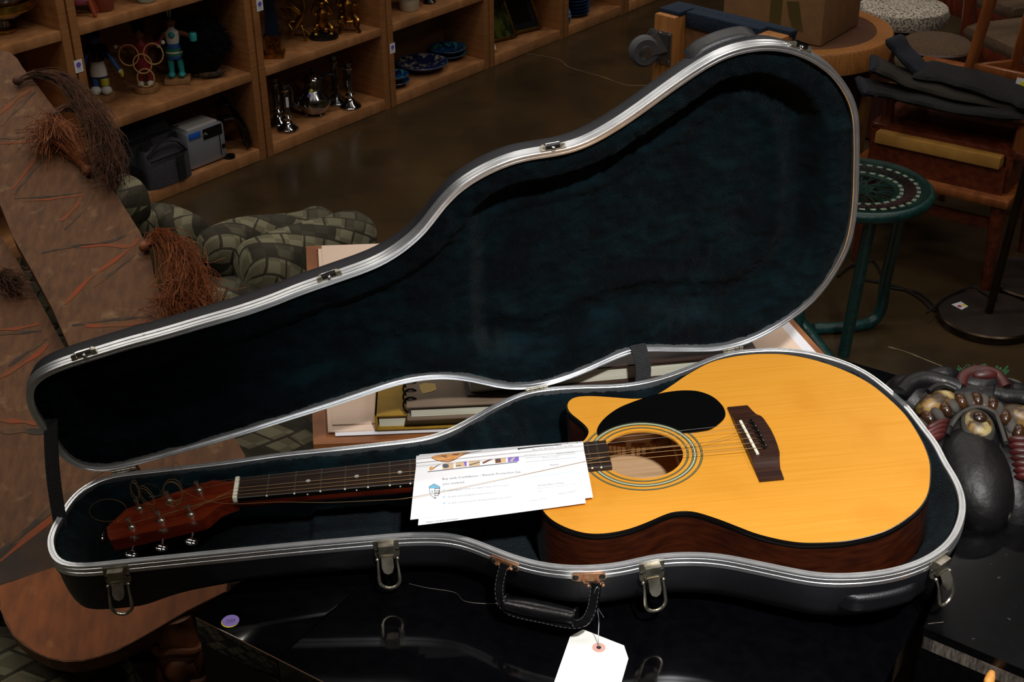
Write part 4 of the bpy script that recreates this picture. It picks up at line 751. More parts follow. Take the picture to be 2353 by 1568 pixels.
for i_, (a, b, h_) in enumerate(((0.375, 0.445, 0.20), (0.395, 0.45, 0.16), (0.385, 0.435, 0.12))): MB().tube(catmull([S(a - 0.02, 0.10 - .02 * i_, Z0 + h_), S(a + 0.02, 0.09 - .02 * i_, Z0 + h_ * 0.93), S(b - 0.005, 0.075 - .02 * i_, Z0 + h_ * 0.5), S(b, 0.05 - .012 * i_, Z0 + 0.012)], 6), 0.022, 10, flat=0.35).build('strap', 'leather_black', bt)
for i_ in range(9): MB().ell(S(0.43 + 0.005 * (i_ % 3), 0.03 + 0.004 * (i_ // 3), Z0 + 0.02 + 0.012 * (i_ % 5)), 0.003, seg=6, rings=5).build('stud', 'silver', bt)
one('lens_cap', disc(P0_(528, 362), 0.018, 0.008, 24), 'black_plastic', 'round black lens cap on the shelf edge below the printer', 'lens cap')
# gold things
c = P1(632, 128); d = thing('obelisk_ornament', 'dark blue obelisk ornament on a gilded square plinth', 'ornament', c)
MB().lathe([(0.046, 0), (0.046, 0.012), (0.036, 0.016), (0.034, 0.062), (0.04, 0.066), (0.04, 0.074), (0.0001, 0.074)], c, 4, yaw(0.75) @ np.eye(3)).build('plinth', 'gold', d, smooth=False); MB().lathe([(0.033, 0.074), (0.02, 0.19), (0.0001, 0.215)], c, 4, yaw(0.75)).build('obelisk', mat('marble_blue', (20, 34, 52), 0.2, c2=(14, 22, 34), sc_=12, c3=(90, 110, 120), sc3=9, lo3=0.62, hi3=0.68), d, smooth=False)
for x in (-0.012, 0.012): MB().tube([c + VAX.T @ np.array([x + 0.007 * math.cos(a), -0.034, 0.04 + 0.012 * math.sin(a)]) for a in np.linspace(0, 2 * math.pi, 15)[:-1]], 0.002, 5, closed=True).build('ormolu_mount', 'brass', d)
def cup(c, k=1.0): return MB().lathe([(0.006 * k, 0), (0.018 * k, 0.003), (0.02 * k, 0.008), (0.009 * k, 0.011), (0.01 * k, 0.028), (0.014 * k, 0.031), (0.0001, 0.03)], c, 14)
c = P1(695, 90); d = thing('dragon_candlestick', 'brass dragon candlestick with curling tail on the gold shelf', 'candlestick', c)
V_ = lambda x, y, z: c + RT * x + FW * y + np.array([0, 0, z])
MB().tube(catmull([V_(-0.045, 0, 0.01), V_(-0.03, 0.01, 0.03), V_(-0.042, 0, 0.055), V_(-0.025, 0, 0.062), V_(0.0, 0, 0.04), V_(0.03, 0, 0.012), V_(0.045, 0.01, 0.006)], 6), [0.004] * 37, 8).build('tail', 'brass', d)
MB().tube(catmull([V_(-0.02, 0, 0.045), V_(0.004, 0, 0.08), V_(0.016, 0, 0.115), V_(0.008, 0, 0.15), V_(0.016, 0, 0.175)], 6), [0.013 - 0.008 * t for t in np.linspace(0, 1, 25)], 10).build('dragon_body', 'brass', d)
for s_ in (-1, 1): MB().tube([V_(0.0, 0.008 * s_, 0.05), V_(0.006, 0.02 * s_, 0.025), V_(0.012, 0.024 * s_, 0.001)], 0.0045, 6).build('claw', 'brass', d); MB().tube([V_(0.0, 0.008 * s_, 0.09), V_(-0.03, 0.02 * s_, 0.12), V_(-0.05, 0.02 * s_, 0.118)], [0.006, 0.004, 0.001], 6).build('wing', 'brass', d)
cup(V_(0.016, 0, 0.175)).build('candle_cup', 'brass', d)
def figural(c, label, basem, k, extra):
    d = thing('figural_candlestick', label, 'candlestick', c); V_ = lambda x, y, z: c + RT * x * k + FW * y * k + np.array([0, 0, z * k])
    if basem: MB().lathe([(0.038 * k, 0), (0.04 * k, 0.006 * k), (0.036 * k, 0.018 * k), (0.02 * k, 0.024 * k), (0.0001, 0.024 * k)], c, 18, VAX, 1.2, 0.8).build('base', basem, d)
    for s_ in (-1, 1):
        MB().tube(catmull([V_(0.012 * s_, 0, 0.05), V_(0.026 * s_, 0.012, 0.035), V_(0.022 * s_, 0.018, 0.02), V_(0.03 * s_, 0.02, 0.001 if not basem else 0.02)], 4), [0.008 * k] * 6 + [0.006 * k] * 7, 8).build('leg', 'gold', d)
        MB().tube(catmull([V_(0.012 * s_, 0, 0.08), V_(0.03 * s_, 0.005, 0.085), V_(0.022 * s_, 0.008, 0.112), V_(0.006 * s_, 0.004, 0.13)], 4), 0.0055 * k, 8).build('arm', 'gold', d)
    MB().lathe([(0.012 * k, 0.03 * k), (0.02 * k, 0.05 * k), (0.017 * k, 0.07 * k), (0.02 * k, 0.088 * k), (0.008 * k, 0.1 * k)], c, 14).build('torso', 'gold', d); MB().ell(V_(0, 0.004, 0.112), 0.0135 * k, seg=12, rings=8).build('head', 'gold', d)
    for i_ in range(extra): a = i_ * 1.3; MB().ell(V_(0.024 * math.cos(a), 0.02 * math.sin(a), 0.02 + 0.012 * (i_ % 5)), (0.01 * k, 0.008 * k, 0.009 * k), seg=8, rings=6).build('scroll', 'gold', d)
    cup(V_(0, 0, 0.13), 1.1 * k).build('candle_cup', 'gold', d)
    for a in np.linspace(0, 2 * math.pi, 7)[:-1]: MB().lathe([(0.0001, 0), (0.004 * k, 0.004 * k), (0.0001, 0.018 * k)], V_(0.018 * math.cos(a), 0.018 * math.sin(a), 0.115), 6).build('prism_drop', 'gold', d)
figural(P1(745, 88), 'gilt cherub candlestick on a black base', 'black_plastic', 1.05, 3); figural(P1(803, 72), 'ornate gilt figure candlestick standing on scrolled feet', None, 1.15, 12)
# silver things
def stick(u, v, h, label, sq=False):
    c = P0_(u, v); k = h / 0.16; d = thing('silver_candlestick', label, 'candlestick', c, 'silver candlesticks'); seg = 20
    MB().lathe([(0.036 * k, 0), (0.037 * k, 0.004), (0.034 * k, 0.01 * k), (0.018 * k, 0.022 * k), (0.012 * k, 0.034 * k)], c, 8 if sq else seg).build('base', 'silver', d)
    MB().lathe([(0.012 * k, 0.034 * k), (0.016 * k, 0.044 * k), (0.010 * k, 0.052 * k), (0.013 * k, 0.062 * k), (0.011 * k, 0.07 * k), (0.0125 * k, 0.12 * k), (0.009 * k, 0.128 * k), (0.0155 * k, 0.136 * k)], c, seg).build('stem', 'silver', d)
    MB().lathe([(0.0155 * k, 0.136 * k), (0.018 * k, 0.14 * k), (0.011 * k, 0.144 * k), (0.012 * k, 0.156 * k), (0.02 * k, 0.16 * k), (0.01 * k, 0.158 * k), (0.0001, 0.15 * k)], c, seg).build('candle_socket', 'silver', d); return d
stick(640, 284, 0.165, 'silver candlestick half hidden behind the bookcase post'); d_ = stick(662, 299, 0.165, 'square footed silver candlestick left of the coffee pot', True)
MB().slab([P0_(662, 299) + VAX.T @ np.array([x, -0.0138, z]) for x, z in ((0.002, 0.085), (0.011, 0.085), (0.011, 0.12), (0.002, 0.12))], FW, 0.0006).build('price_sticker', 'sticker_white', d_, smooth=False)
stick(773, 236, 0.175, 'tall silver candlestick standing behind the coffee pot handle'); stick(806, 246, 0.165, 'round footed silver candlestick right of the coffee pot')
c = P0_(725, 262); d = thing('coffee_pot', 'silver coffee pot with black handle and a price sticker', 'coffee pot', c)
MB().lathe([(0.03, 0.006), (0.046, 0.016), (0.056, 0.036), (0.058, 0.05), (0.052, 0.066), (0.036, 0.088), (0.028, 0.104), (0.030, 0.118), (0.036, 0.122), (0.03, 0.123)], c, 28).build('body', 'silver', d)
MB().lathe([(0.034, 0.122), (0.03, 0.134), (0.016, 0.146), (0.006, 0.15), (0.0001, 0.151)], c, 24).build('lid', 'silver', d); MB().lathe([(0.003, 0.15), (0.011, 0.158), (0.009, 0.163), (0.0001, 0.167)], c, 14).build('finial', 'black_plastic', d)
V_ = lambda x, y, z: c + RT * x + FW * y + np.array([0, 0, z])
MB().tube(catmull([V_(-0.045, 0, 0.022), V_(-0.072, 0, 0.045), V_(-0.074, 0, 0.09), V_(-0.09, 0, 0.115)], 6), [0.015 - 0.009 * t for t in np.linspace(0, 1, 19)], 10).build('spout', 'silver', d)
MB().tube(catmull([V_(0.03, 0, 0.128), V_(0.055, 0, 0.14), V_(0.078, 0, 0.132), V_(0.076, 0, 0.09), V_(0.072, 0, 0.058), V_(0.05, 0, 0.045)], 5), 0.0062, 8).build('handle', 'black_plastic', d)
for a in (0.5, 2.1, 3.7, 5.3): MB().ell(c + [0.036 * math.cos(a), 0.036 * math.sin(a), 0.005], 0.006, seg=8, rings=6).build('ball_foot', 'silver', d)
st_ = MB().slab([V_(x, 0.048 - (z - 0.07) * 0.45, z) for x, z in ((-0.014, 0.066), (0.006, 0.062), (0.002, 0.09), (-0.016, 0.094))], FW + [0, 0, .4], 0.0006).build('price_sticker', 'sticker_white', d, smooth=False)
for m_, x, z in (('sticker_purple', -0.016, 0.082), ('sticker_yellow', -0.007, 0.098)): MB().lathe([(0.0001, 0.0006), (0.006, 0.0006), (0.006, 0)], V_(x, 0.0495 - (z - 0.07) * 0.45, z), 14, frame(FW + [0, 0, .4])).build('sticker_dot', m_, st_)
# crockery
mat('plate_pattern', (34, 44, 78), 0.25, c2=(170, 158, 140), sc_=40, lo=0.48, hi=0.52, c3=(30, 40, 80), sc3=26, lo3=0.5, hi3=0.53); mat('plate_green', (24, 70, 130), 0.2, c2=(60, 150, 120), sc_=34, lo=0.48, hi=0.52, c3=(20, 40, 90), sc3=40, lo3=0.5, hi3=0.54); mat('clay', (86, 40, 30), 0.6); mat('blue_glaze', (34, 66, 110), 0.25, c2=(60, 96, 140), sc_=30); mat('blue_white', (120, 150, 190), 0.25, c2=(40, 66, 130), sc_=70, lo=0.45, hi=0.55)
def plate(c, r, h, m_, label, name='plate', grp='glazed plates on the bottom shelf'):
    d = thing(name, label, 'plate', c, grp); MB().lathe([(r * 0.5, 0), (r * 0.52, h * 0.25), (r * 0.97, h * 0.85)], c, 40).build('underside', 'clay', d)
    MB().lathe([(r * 0.97, h * 0.85), (r, h), (r * 0.985, h * 1.05), (r * 0.96, h)], c, 40).build('rim', 'blue_glaze', d); MB().lathe([(r * 0.96, h), (r * 0.6, h * 0.55), (0.0001, h * 0.45)], c, 40).build('face', m_, d)
plate(S(1.375, 0.112, Z0), 0.098, 0.032, 'plate_pattern', 'large cream and navy patterned plate in the middle of the shelf')
plate(S(1.180, 0.075, Z0), 0.058, 0.022, 'plate_green', 'small green and blue plate under another, at the left of the large plate'); plate(S(1.180, 0.075, Z0 + 0.018), 0.056, 0.026, 'plate_green', 'small green fern patterned bowl on top, left of the large plate', 'bowl')
plate(S(1.540, 0.13, Z0), 0.072, 0.022, 'plate_green', 'lower of the two blue green plates right of the large plate'); plate(S(1.540, 0.13, Z0 + 0.018), 0.072, 0.024, 'plate_green', 'upper of the two blue green plates right of the large plate')
one('cream_planter', MB().lathe([(0.032, 0), (0.034, 0.003), (0.040, 0.05), (0.046, 0.052), (0.046, 0.06), (0.048, 0.062), (0.05, 0.10), (0.045, 0.10), (0.03, 0.02), (0.0001, 0.015)], P1(941, 22), 32), 'cream_pot', 'cream ribbed planter pot above the patterned plates', 'pot')
one('dark_vase', MB().lathe([(0.02, 0), (0.024, 0.004), (0.012, 0.014), (0.02, 0.04), (0.03, 0.07), (0.02, 0.09), (0.0001, 0.09)], P1(987, 6), 20), 'black_plastic', 'dark footed vase right of the cream planter', 'vase')
mat('picture_green', (30, 44, 18), 0.3, c2=(90, 96, 36), sc_=14, st=(3, 3, 0.7), lo=0.45, hi=0.6); mat('picture_dark', (14, 12, 10), 0.15); mat('mat_navy', (14, 14, 22), 0.4)
def framed(s0, d0, w, h, lean, label, m_, mount):
    c = S(s0, d0, Z0 + 0.004); Xd = nrm(EE * 0.95 + EN * -0.25); Zd = nrm(np.array([0, 0, 1.0]) + EN * lean); Yd = np.cross(Zd, Xd); d = thing('framed_picture', label, 'picture', c); ax = np.array([Xd, Yd, Zd])
    Q = lambda x, z, y=0.0: c + Xd * x + Zd * z - Yd * y
    for a, b, sa, sb in ((0, 0.006, w, 0.012), (0, h - 0.006, w, 0.012), (-w / 2 + 0.006, h / 2, 0.012, h), (w / 2 - 0.006, h / 2, 0.012, h)): MB().box(Q(a, b), (sa, 0.014, sb), ax, 0.002).build('frame', 'brass', d)
    MB().box(Q(0, h / 2, -0.002), (w - 0.02, 0.004, h - 0.02), ax).build('mount', mount, d); MB().box(Q(0, h / 2, 0.001), (w * 0.62, 0.003, h * 0.7), ax).build('artwork', m_, d)
framed(1.80, 0.10, 0.20, 0.27, 0.45, 'gold framed picture of green stalks leaning in the bookcase', 'picture_green', 'picture_green'); framed(1.955, 0.09, 0.19, 0.26, 0.45, 'gold framed dark picture with navy mount, right of the green one', 'picture_dark', 'mat_navy')
ps = MB().box(S(1.69, 0.05, Z0 + 0.05), (0.05, 0.003, 0.09), frame(-EN + [0, 0, 0.4], EE)[[0, 2, 1]]); one('small_print', ps, 'sticker_white', 'small white print with yellow dot at the left of the pictures', 'print')
for k_ in range(6): one('stacked_bowl', MB().lathe([(0.04, 0), (0.044, 0.002), (0.062 + 0.001 * k_, 0.014), (0.066, 0.016), (0.06, 0.014), (0.0001, 0.006)], S(2.295, 0.085, Z0 + 0.0145 * k_), 32), 'blue_glaze', 'blue glazed bowl, ' + ['bottom', 'second from bottom', 'third from bottom', 'fourth from bottom', 'fifth from bottom', 'top'][k_] + ' of the stack of six', 'bowl', 'stack of blue bowls')
one('blue_jar', MB().lathe([(0.024, 0), (0.034, 0.012), (0.038, 0.035), (0.03, 0.06), (0.016, 0.072), (0.018, 0.08), (0.0001, 0.082)], S(2.16, 0.045, Z0), 24), 'blue_white', 'blue and white round jar beside the stack of bowls', 'jar')
# ------------------------------------------------------------------ furniture dolly stood on end
mat('dolly_wood', (176, 118, 58), 0.6, c2=(150, 94, 42), sc_=10, st=(8, 8, 0.6), bump=0.05, bs=60); mat('plywood', (150, 106, 66), 0.7, c2=(120, 82, 50), sc_=8, c3=(172, 130, 88), sc3=12); mat('carpet_blue', (12, 28, 46), 0.95, c2=(20, 40, 62), sc_=120, bump=0.8, bs=220); mat('rubber', (86, 86, 92), 0.7); mat('zinc', (170, 172, 176), 0.3, 0.95)
dz = 0.75; da = gz(1512, 22, dz); db = gz(1782, 88, dz); dx_ = nrm((db - da) * [1, 1, 0]); dy_ = np.array([-dx_[1], dx_[0], 0]); DAX = np.array([dx_, dy_, [0, 0, 1]]); DL = float(np.linalg.norm(db - da))
DQ = lambda x, y, z: np.array([da[0], da[1], 0]) + dx_ * x + dy_ * y + np.array([0, 0, z])
dl = thing('furniture_dolly', 'wooden furniture dolly with blue carpet edge, stood on end showing a grey caster', 'dolly', DQ(DL / 2, 0.04, 0))
MB().box(DQ(0.03, 0.03, dz / 2), (0.062, 0.085, dz - 0.012), DAX, 0.004).build('rail', 'dolly_wood', dl); MB().box(DQ(DL - 0.03, 0.03, dz / 2), (0.062, 0.085, dz - 0.012), DAX, 0.004).build('rail', 'dolly_wood', dl)
MB().box(DQ(DL / 2, 0.045, dz / 2 - 0.01), (DL - 0.124, 0.02, dz - 0.05), DAX).build('deck_panel', 'plywood', dl, smooth=False)
MB().box(DQ(DL / 2, 0.045, dz - 0.018), (DL - 0.125, 0.034, 0.040), DAX, 0.005).build('carpet_edge', 'carpet_blue', dl); MB().box(DQ(DL / 2, 0.072, dz - 0.004), (DL + 0.008, 0.03, 0.014), DAX, 0.004).build('carpet_edge', 'carpet_blue', dl); MB().box(DQ(0.03, 0.04, dz - 0.002), (0.064, 0.07, 0.012), DAX, 0.003).build('carpet_edge', 'carpet_blue', dl); MB().box(DQ(DL / 2, 0.082, dz / 2), (DL, 0.012, dz - 0.02), DAX, 0.003).build('carpet_back', 'carpet_blue', dl)
cs = MB().box(DQ(0.036, -0.015, dz - 0.085), (0.042, 0.004, 0.082), DAX, 0.001).build('caster', 'zinc', dl)
for a, b in ((-0.015, 0.034), (0.015, 0.034), (-0.015, -0.034), (0.015, -0.034)): MB().lathe([(0.005, 0), (0.005, 0.003), (0.0001, 0.004)], DQ(0.036 + a, -0.017, dz - 0.085 + b), 10, frame(-dy_)).build('bolt', 'zinc', cs)
wc = DQ(0.008, -0.058, dz - 0.088); wax = frame(nrm(dx_ * 0.85 - dy_ * 0.5))
MB().lathe([(0.014, -0.014), (0.032, -0.015), (0.038, -0.009), (0.038, 0.009), (0.032, 0.015), (0.014, 0.014)], wc, 28, wax).build('wheel', 'rubber', cs); MB().lathe([(0.0001, 0.0165), (0.013, 0.0165), (0.018, 0.0145)], wc, 20, wax).build('hub', 'zinc', cs)
for s_ in (-1, 1): MB().slab([wc + wax[2] * 0.018 * s_ + v for v in (dx_ * 0.03 - dy_ * -0.045 + [0, 0, 0.04], dx_ * 0.005 - dy_ * -0.03 + [0, 0, 0.046], np.array([-0.008, 0, 0.004]), np.array([0.004, 0.004, -0.012]), dx_ * 0.03 - dy_ * -0.045 + [0, 0, 0.0])], wax[2], 0.003).build('fork', 'zinc', cs, smooth=False)
# ------------------------------------------------------------------ drum table, carton, pouf
mat('drum_wood', (176, 118, 62), 0.4, c2=(150, 94, 46), sc_=30, st=(6, 6, 0.6), coat=0.2); mat('drum_inset', (104, 72, 56), 0.25, coat=0.3); mat('carton', (150, 112, 74), 0.85, c2=(140, 102, 66), sc_=30, bump=0.03, bs=80); mat('parcel_tape', (92, 78, 44), 0.3); mat('dark_leg', (44, 30, 24), 0.5); mat('leg_edge', (150, 104, 50), 0.5)
zt = 0.56; tcn = gz(1845, 62, zt); trd = float(np.linalg.norm(gz(2046, 96, zt) - tcn)) * 0.985
dt = thing('drum_table', 'round side table with light wood rim and brown inset top', 'table', tcn * [1, 1, 0])
MB().lathe([(trd * 0.81, 0.0), (trd * 0.985, 0.0), (trd, -0.006), (trd * 0.99, -0.062), (trd * 0.93, -0.066), (trd * 0.6, -0.066)], tcn, 56).build('rim', 'drum_wood', dt); MB().lathe([(0.0001, -0.001), (trd * 0.815, -0.001)], tcn, 48).build('inset_top', 'drum_inset', dt)
for a in (-0.65, 0.9, 2.5, 4.1):
    p = tcn + trd * 0.8 * np.array([math.cos(a), math.sin(a), 0]) - [0, 0, 0.066]; q = p * [1, 1, 0] + 0.04 * np.array([math.cos(a), math.sin(a), 0]) * 0; MB().tube([p, q + [0, 0, 0.001]], [0.02, 0.014], 4).build('leg', 'leg_edge', dt, smooth=False)
MB().lathe([(trd * 0.86, -0.066), (trd * 0.55, -zt + 0.03), (trd * 0.58, -zt + 0.001)], tcn, 28).build('pedestal', 'dark_leg', dt)
b0 = gz(1885, 107, zt + 0.001); bx_ = nrm((gz(1968, 60, zt) - b0) * [1, 1, 0]); by_ = np.array([-bx_[1], bx_[0], 0]); BAX = np.array([bx_, by_, [0, 0, 1]])
BW, BD_, BH = 0.24, 0.30, 0.22; BQ = lambda x, y, z: b0 + bx_ * x + by_ * y + np.array([0, 0, z])
cb = thing('cardboard_box', 'taped brown cardboard box standing on the round side table', 'box', b0)
q = MB().box(BQ(BW / 2, BD_ / 2, BH / 2), (BW, BD_, BH), BAX, 0.002); q.build('carton', 'carton', cb)
MB().box(BQ(-0.0006, 0.14, BH * 0.55), (0.001, 0.034, BH * 0.9), BAX).build('tape', 'parcel_tape', cb, smooth=False); MB().slab([BQ(-0.0012, y, z) for y, z in ((0.075, 0.11), (0.11, 0.105), (0.098, 0.06), (0.085, 0.035), (0.055, 0.03))], -bx_, 0.0006).build('tape', 'parcel_tape', cb, smooth=False)
mat('pouf_fabric', (186, 176, 160), 0.9, c2=(104, 94, 84), sc_=150, lo=0.5, hi=0.56); mat('dark_wood', (52, 26, 18), 0.45, c2=(70, 36, 24), sc_=20, st=(6, 6, 0.7))
pcn = gz(2075, 28, 0.42); pf = thing('pouf_stool', 'round stool with pale mosaic patterned cushion at the top edge', 'stool', pcn * [1, 1, 0])
MB().lathe([(0.09, -0.42), (0.1, -0.41), (0.1, -0.04), (0.12, -0.035)], pcn, 32).build('drum_base', 'dark_wood', pf); MB().lathe([(0.1, -0.035), (0.142, -0.026), (0.148, 0.0), (0.14, 0.02), (0.11, 0.03), (0.0001, 0.034)], pcn, 40).build('cushion', 'pouf_fabric', pf)
# ------------------------------------------------------------------ mahogany step table with clothes, chairs behind
mat('mahog_table', (84, 34, 18), 0.35, c2=(112, 52, 26), sc_=12, st=(6, 1.0, 6), coat=0.3); mat('teak', (120, 64, 28), 0.4, c2=(150, 86, 40), sc_=12, st=(4, 4, 0.8), coat=0.2); mat('yellow_board', (196, 146, 70), 0.6, c2=(176, 126, 56), sc_=20); mat('denim', (14, 18, 30), 0.95, c2=(26, 30, 40), sc_=200, bump=0.4, bs=350); mat('cloth_black', (10, 9, 11), 0.95, c2=(22, 19, 19), sc_=120, bump=0.5, bs=260); mat('olive_cloth', (32, 28, 20), 0.95, bump=0.4, bs=260)
zl = 0.285; s0 = gz(2300, 462, zl); s1 = gz(2135, 424, zl); sx_ = nrm((s0 - s1) * [1, 1, 0]); sy_ = np.array([-sx_[1], sx_[0], 0]); TAX2 = np.array([sx_, sy_, [0, 0, 1]]); TQ = lambda x, y, z: np.array([s0[0], s0[1], 0]) + sx_ * x + sy_ * y + np.array([0, 0, z])
def hz_(u, v, y=0.0): p = gp(u, v, TQ(0, y, 0), sy_); return float((p - TQ(0, 0, 0)) @ sx_), float(p[2])
sg = thing('step_table', 'mahogany two tier step table with an open shelf, half behind the green stool', 'table', TQ(-0.18, 0.15, 0)); LW = 0.44
MB().box(TQ(-LW / 2 + 0.02, 0.19, zl - 0.012), (LW, 0.38, 0.024), TAX2, 0.008).build('lower_tier', 'teak', sg)
xu, zu = hz_(2318, 348, 0.05); YT = 0.05
MB().box(TQ(-0.19, 0.19, zl + 0.035), (0.36, 0.32, 0.07), TAX2).build('drawer_box', 'mahog_table', sg, smooth=False)
for x in (-0.37, -0.01): MB().box(TQ(x, 0.2, (zl + zu) / 2), (0.018, 0.3, zu - zl), TAX2, 0.002).build('side_panel', 'mahog_table', sg)
MB().box(TQ(-0.19, 0.345, (zl + zu) / 2), (0.36, 0.01, zu - zl), TAX2).build('back_panel', 'mahog_table', sg, smooth=False)
MB().box(TQ(-0.18, 0.05 + 0.16, zu - 0.01), (0.41, 0.32, 0.022), TAX2, 0.007).build('upper_tier', 'mahog_table', sg)
zt2 = zu + 0.075
for x, y in ((-0.35, 0.08), (0.0, 0.08), (-0.35, 0.34), (0.0, 0.34)): MB().tube([TQ(x, y, zu), TQ(x, y, zt2)], [0.017, 0.014], 10).build('post', 'teak', sg)
for x, y, sx2 in ((-0.36, 0.03, -1), (-0.01, 0.03, 1), (-0.36, 0.35, -1), (-0.01, 0.35, 1)): MB().tube([TQ(x, y, zl - 0.02), TQ(x + 0.03 * sx2 * 0.2, y, 0.001)], [0.02, 0.012], 10).build('leg', 'mahog_table', sg)
MB().box(TQ(-0.18, 0.06, 0.19), (0.36, 0.016, 0.03), TAX2, 0.002).build('stretcher', 'mahog_table', sg)
for k_ in range(4): MB().box(TQ(-0.175, 0.10 + 0.085 * k_, zt2 + 0.008), (0.40, 0.08, 0.016), TAX2, 0.002).build('top_board', 'teak', sg)
one('wooden_board', MB().box(TQ(-0.19, 0.14, zl + 0.087), (0.33, 0.24, 0.030), TAX2, 0.001), 'yellow_board', 'yellowish wooden board lying in the open shelf of the step table', 'board')
cl = thing('folded_trousers', 'dark folded trousers with navy cuffs draped over the step table', 'clothes', TQ(-0.2, 0.08, zt2 + 0.016)); zc = zt2 + 0.008
def leg_cloth(pts, w, th, m_, name):
    P = catmull(pts, 6); rg = []
    for i, p in enumerate(P):
        t = nrm(P[min(i + 1, len(P) - 1)] - P[max(i - 1, 0)]); sd_ = nrm(np.cross(t, [0, 0, 1])); up_ = np.cross(sd_, t); ww = w * (1 + 0.06 * math.sin(i * 1.3)); tt = th * (1 + 0.18 * math.sin(i * 0.9)) * (0.35 if i in (0, len(P) - 1) else 1.0)
        rg.append([p + sd_ * ww * math.cos(a) + up_ * tt * math.copysign(abs(math.sin(a)) ** 0.7, math.sin(a)) for a in np.linspace(0, 2 * math.pi, 17)[:-1]])
    return MB().rings(rg, cap0=True, cap1=True).build(name, m_, cl)
leg_cloth([TQ(-0.40, -0.005, zc + 0.03), TQ(-0.30, 0.05, zc + 0.012), TQ(-0.14, 0.06, zc + 0.006), TQ(0.0, 0.08, zc + 0.014)], 0.055, 0.012, 'cloth_black', 'trouser_leg'); leg_cloth([TQ(-0.40, 0.05, zc + 0.075), TQ(-0.31, 0.09, zc + 0.04), TQ(-0.15, 0.10, zc + 0.026), TQ(0.02, 0.12, zc + 0.022)], 0.06, 0.013, 'olive_cloth', 'trouser_leg')
leg_cloth([TQ(-0.385, 0.14, zc + 0.125), TQ(-0.335, 0.13, zc + 0.085), TQ(-0.26, 0.12, zc + 0.05), TQ(-0.12, 0.13, zc + 0.045)], 0.036, 0.013, 'denim', 'trouser_leg'); leg_cloth([TQ(-0.30, 0.13, zc + 0.055), TQ(-0.18, 0.14, zc + 0.052), TQ(-0.04, 0.12, zc + 0.042), TQ(0.02, 0.11, zc + 0.035)], 0.07, 0.014, 'cloth_black', 'waist')
for P_, Q_, m_ in ((TQ(-0.405, -0.01, zc + 0.033), TQ(-0.375, 0.01, zc + 0.022), 'denim'), (TQ(-0.405, 0.048, zc + 0.078), TQ(-0.375, 0.06, zc + 0.064), 'denim')): leg_cloth([P_, Q_], 0.058, 0.0128, m_, 'cuff')
# chairs
mat('seat_brown', (92, 70, 48), 0.95, c2=(74, 54, 38), sc_=160, bump=0.4, bs=300); mat('cream_seat', (150, 138, 108), 0.8); mat('red_wood', (76, 26, 14), 0.35, c2=(104, 44, 22), sc_=10, st=(5, 5, 0.8), coat=0.2)
def chair(c, a, label, seat_z=0.44, w=0.44, back=0.42):
    A_ = yaw(a); Q = lambda x, y, z: np.asarray(c, float) + A_.T @ np.array([x, y, z]); d = thing('dining_chair', label, 'chair', c, 'brown seated wooden chairs')
    for x in (-1, 1):
        MB().tube([Q(x * w * 0.46, -w * 0.46, seat_z), Q(x * w * 0.48, -w * 0.5, 0.001)], [0.02, 0.013], 10).build('leg', 'red_wood', d); MB().tube([Q(x * w * 0.44, w * 0.54, 0.001), Q(x * w * 0.44, w * 0.46, seat_z), Q(x * w * 0.44, w * 0.56, seat_z + back)], [0.014, 0.021, 0.015], 10).build('leg', 'red_wood', d)
        MB().tube([Q(x * w * 0.47, -w * 0.46, 0.18), Q(x * w * 0.45, w * 0.5, 0.18)], 0.009, 8).build('stretcher', 'teak', d)
    for y in (-0.46, 0.46): MB().box(Q(0, w * y, seat_z - 0.03), (w * 0.94, 0.022, 0.055), A_, 0.003).build('seat_rail', 'red_wood', d)
    for x in (-0.46, 0.46): MB().box(Q(w * x, 0, seat_z - 0.03), (0.022, w * 0.94, 0.055), A_, 0.003).build('seat_rail', 'red_wood', d)
    MB().box(Q(0, 0, seat_z + 0.012), (w * 0.98, w * 0.98, 0.05), A_, 0.02).build('seat', 'seat_brown', d)
    for z in (0.62, 0.95): MB().box(Q(0, w * (0.46 + 0.1 * z), seat_z + back * z), (w * 0.9, 0.016, 0.05), A_, 0.004).build('back_rail', 'teak', d)
chair((2.15, 2.36, 0), 0.25, 'brown seated wooden chair right behind the step table', w=0.4); chair((2.25, 2.88, 0), 0.35, 'brown seated wooden chair farther back, beside the pale pouf', w=0.4)
rs = gz(2150, 120, 0.44); d = thing('round_stool', 'round stool with cream sides and a dark band, under the chair legs', 'stool', rs * [1, 1, 0])
MB().lathe([(0.10, -0.06), (0.115, -0.03), (0.11, -0.005)], rs, 28).build('seat_side', 'cream_seat', d); MB().lathe([(0.112, -0.006), (0.114, 0.02), (0.108, 0.024)], rs, 28).build('band', 'dark_wood', d); MB().lathe([(0.108, 0.022), (0.09, 0.036), (0.0001, 0.04)], rs, 28).build('seat_pad', 'seat_brown', d)
for a in (0.6, 2.2, 3.7, 5.3): MB().tube([rs + [0.07 * math.cos(a), 0.07 * math.sin(a), -0.06], rs * [1, 1, 0] + [0.1 * math.cos(a), 0.1 * math.sin(a), 0.001]], [0.014, 0.01], 8).build('leg', 'dark_wood', d)
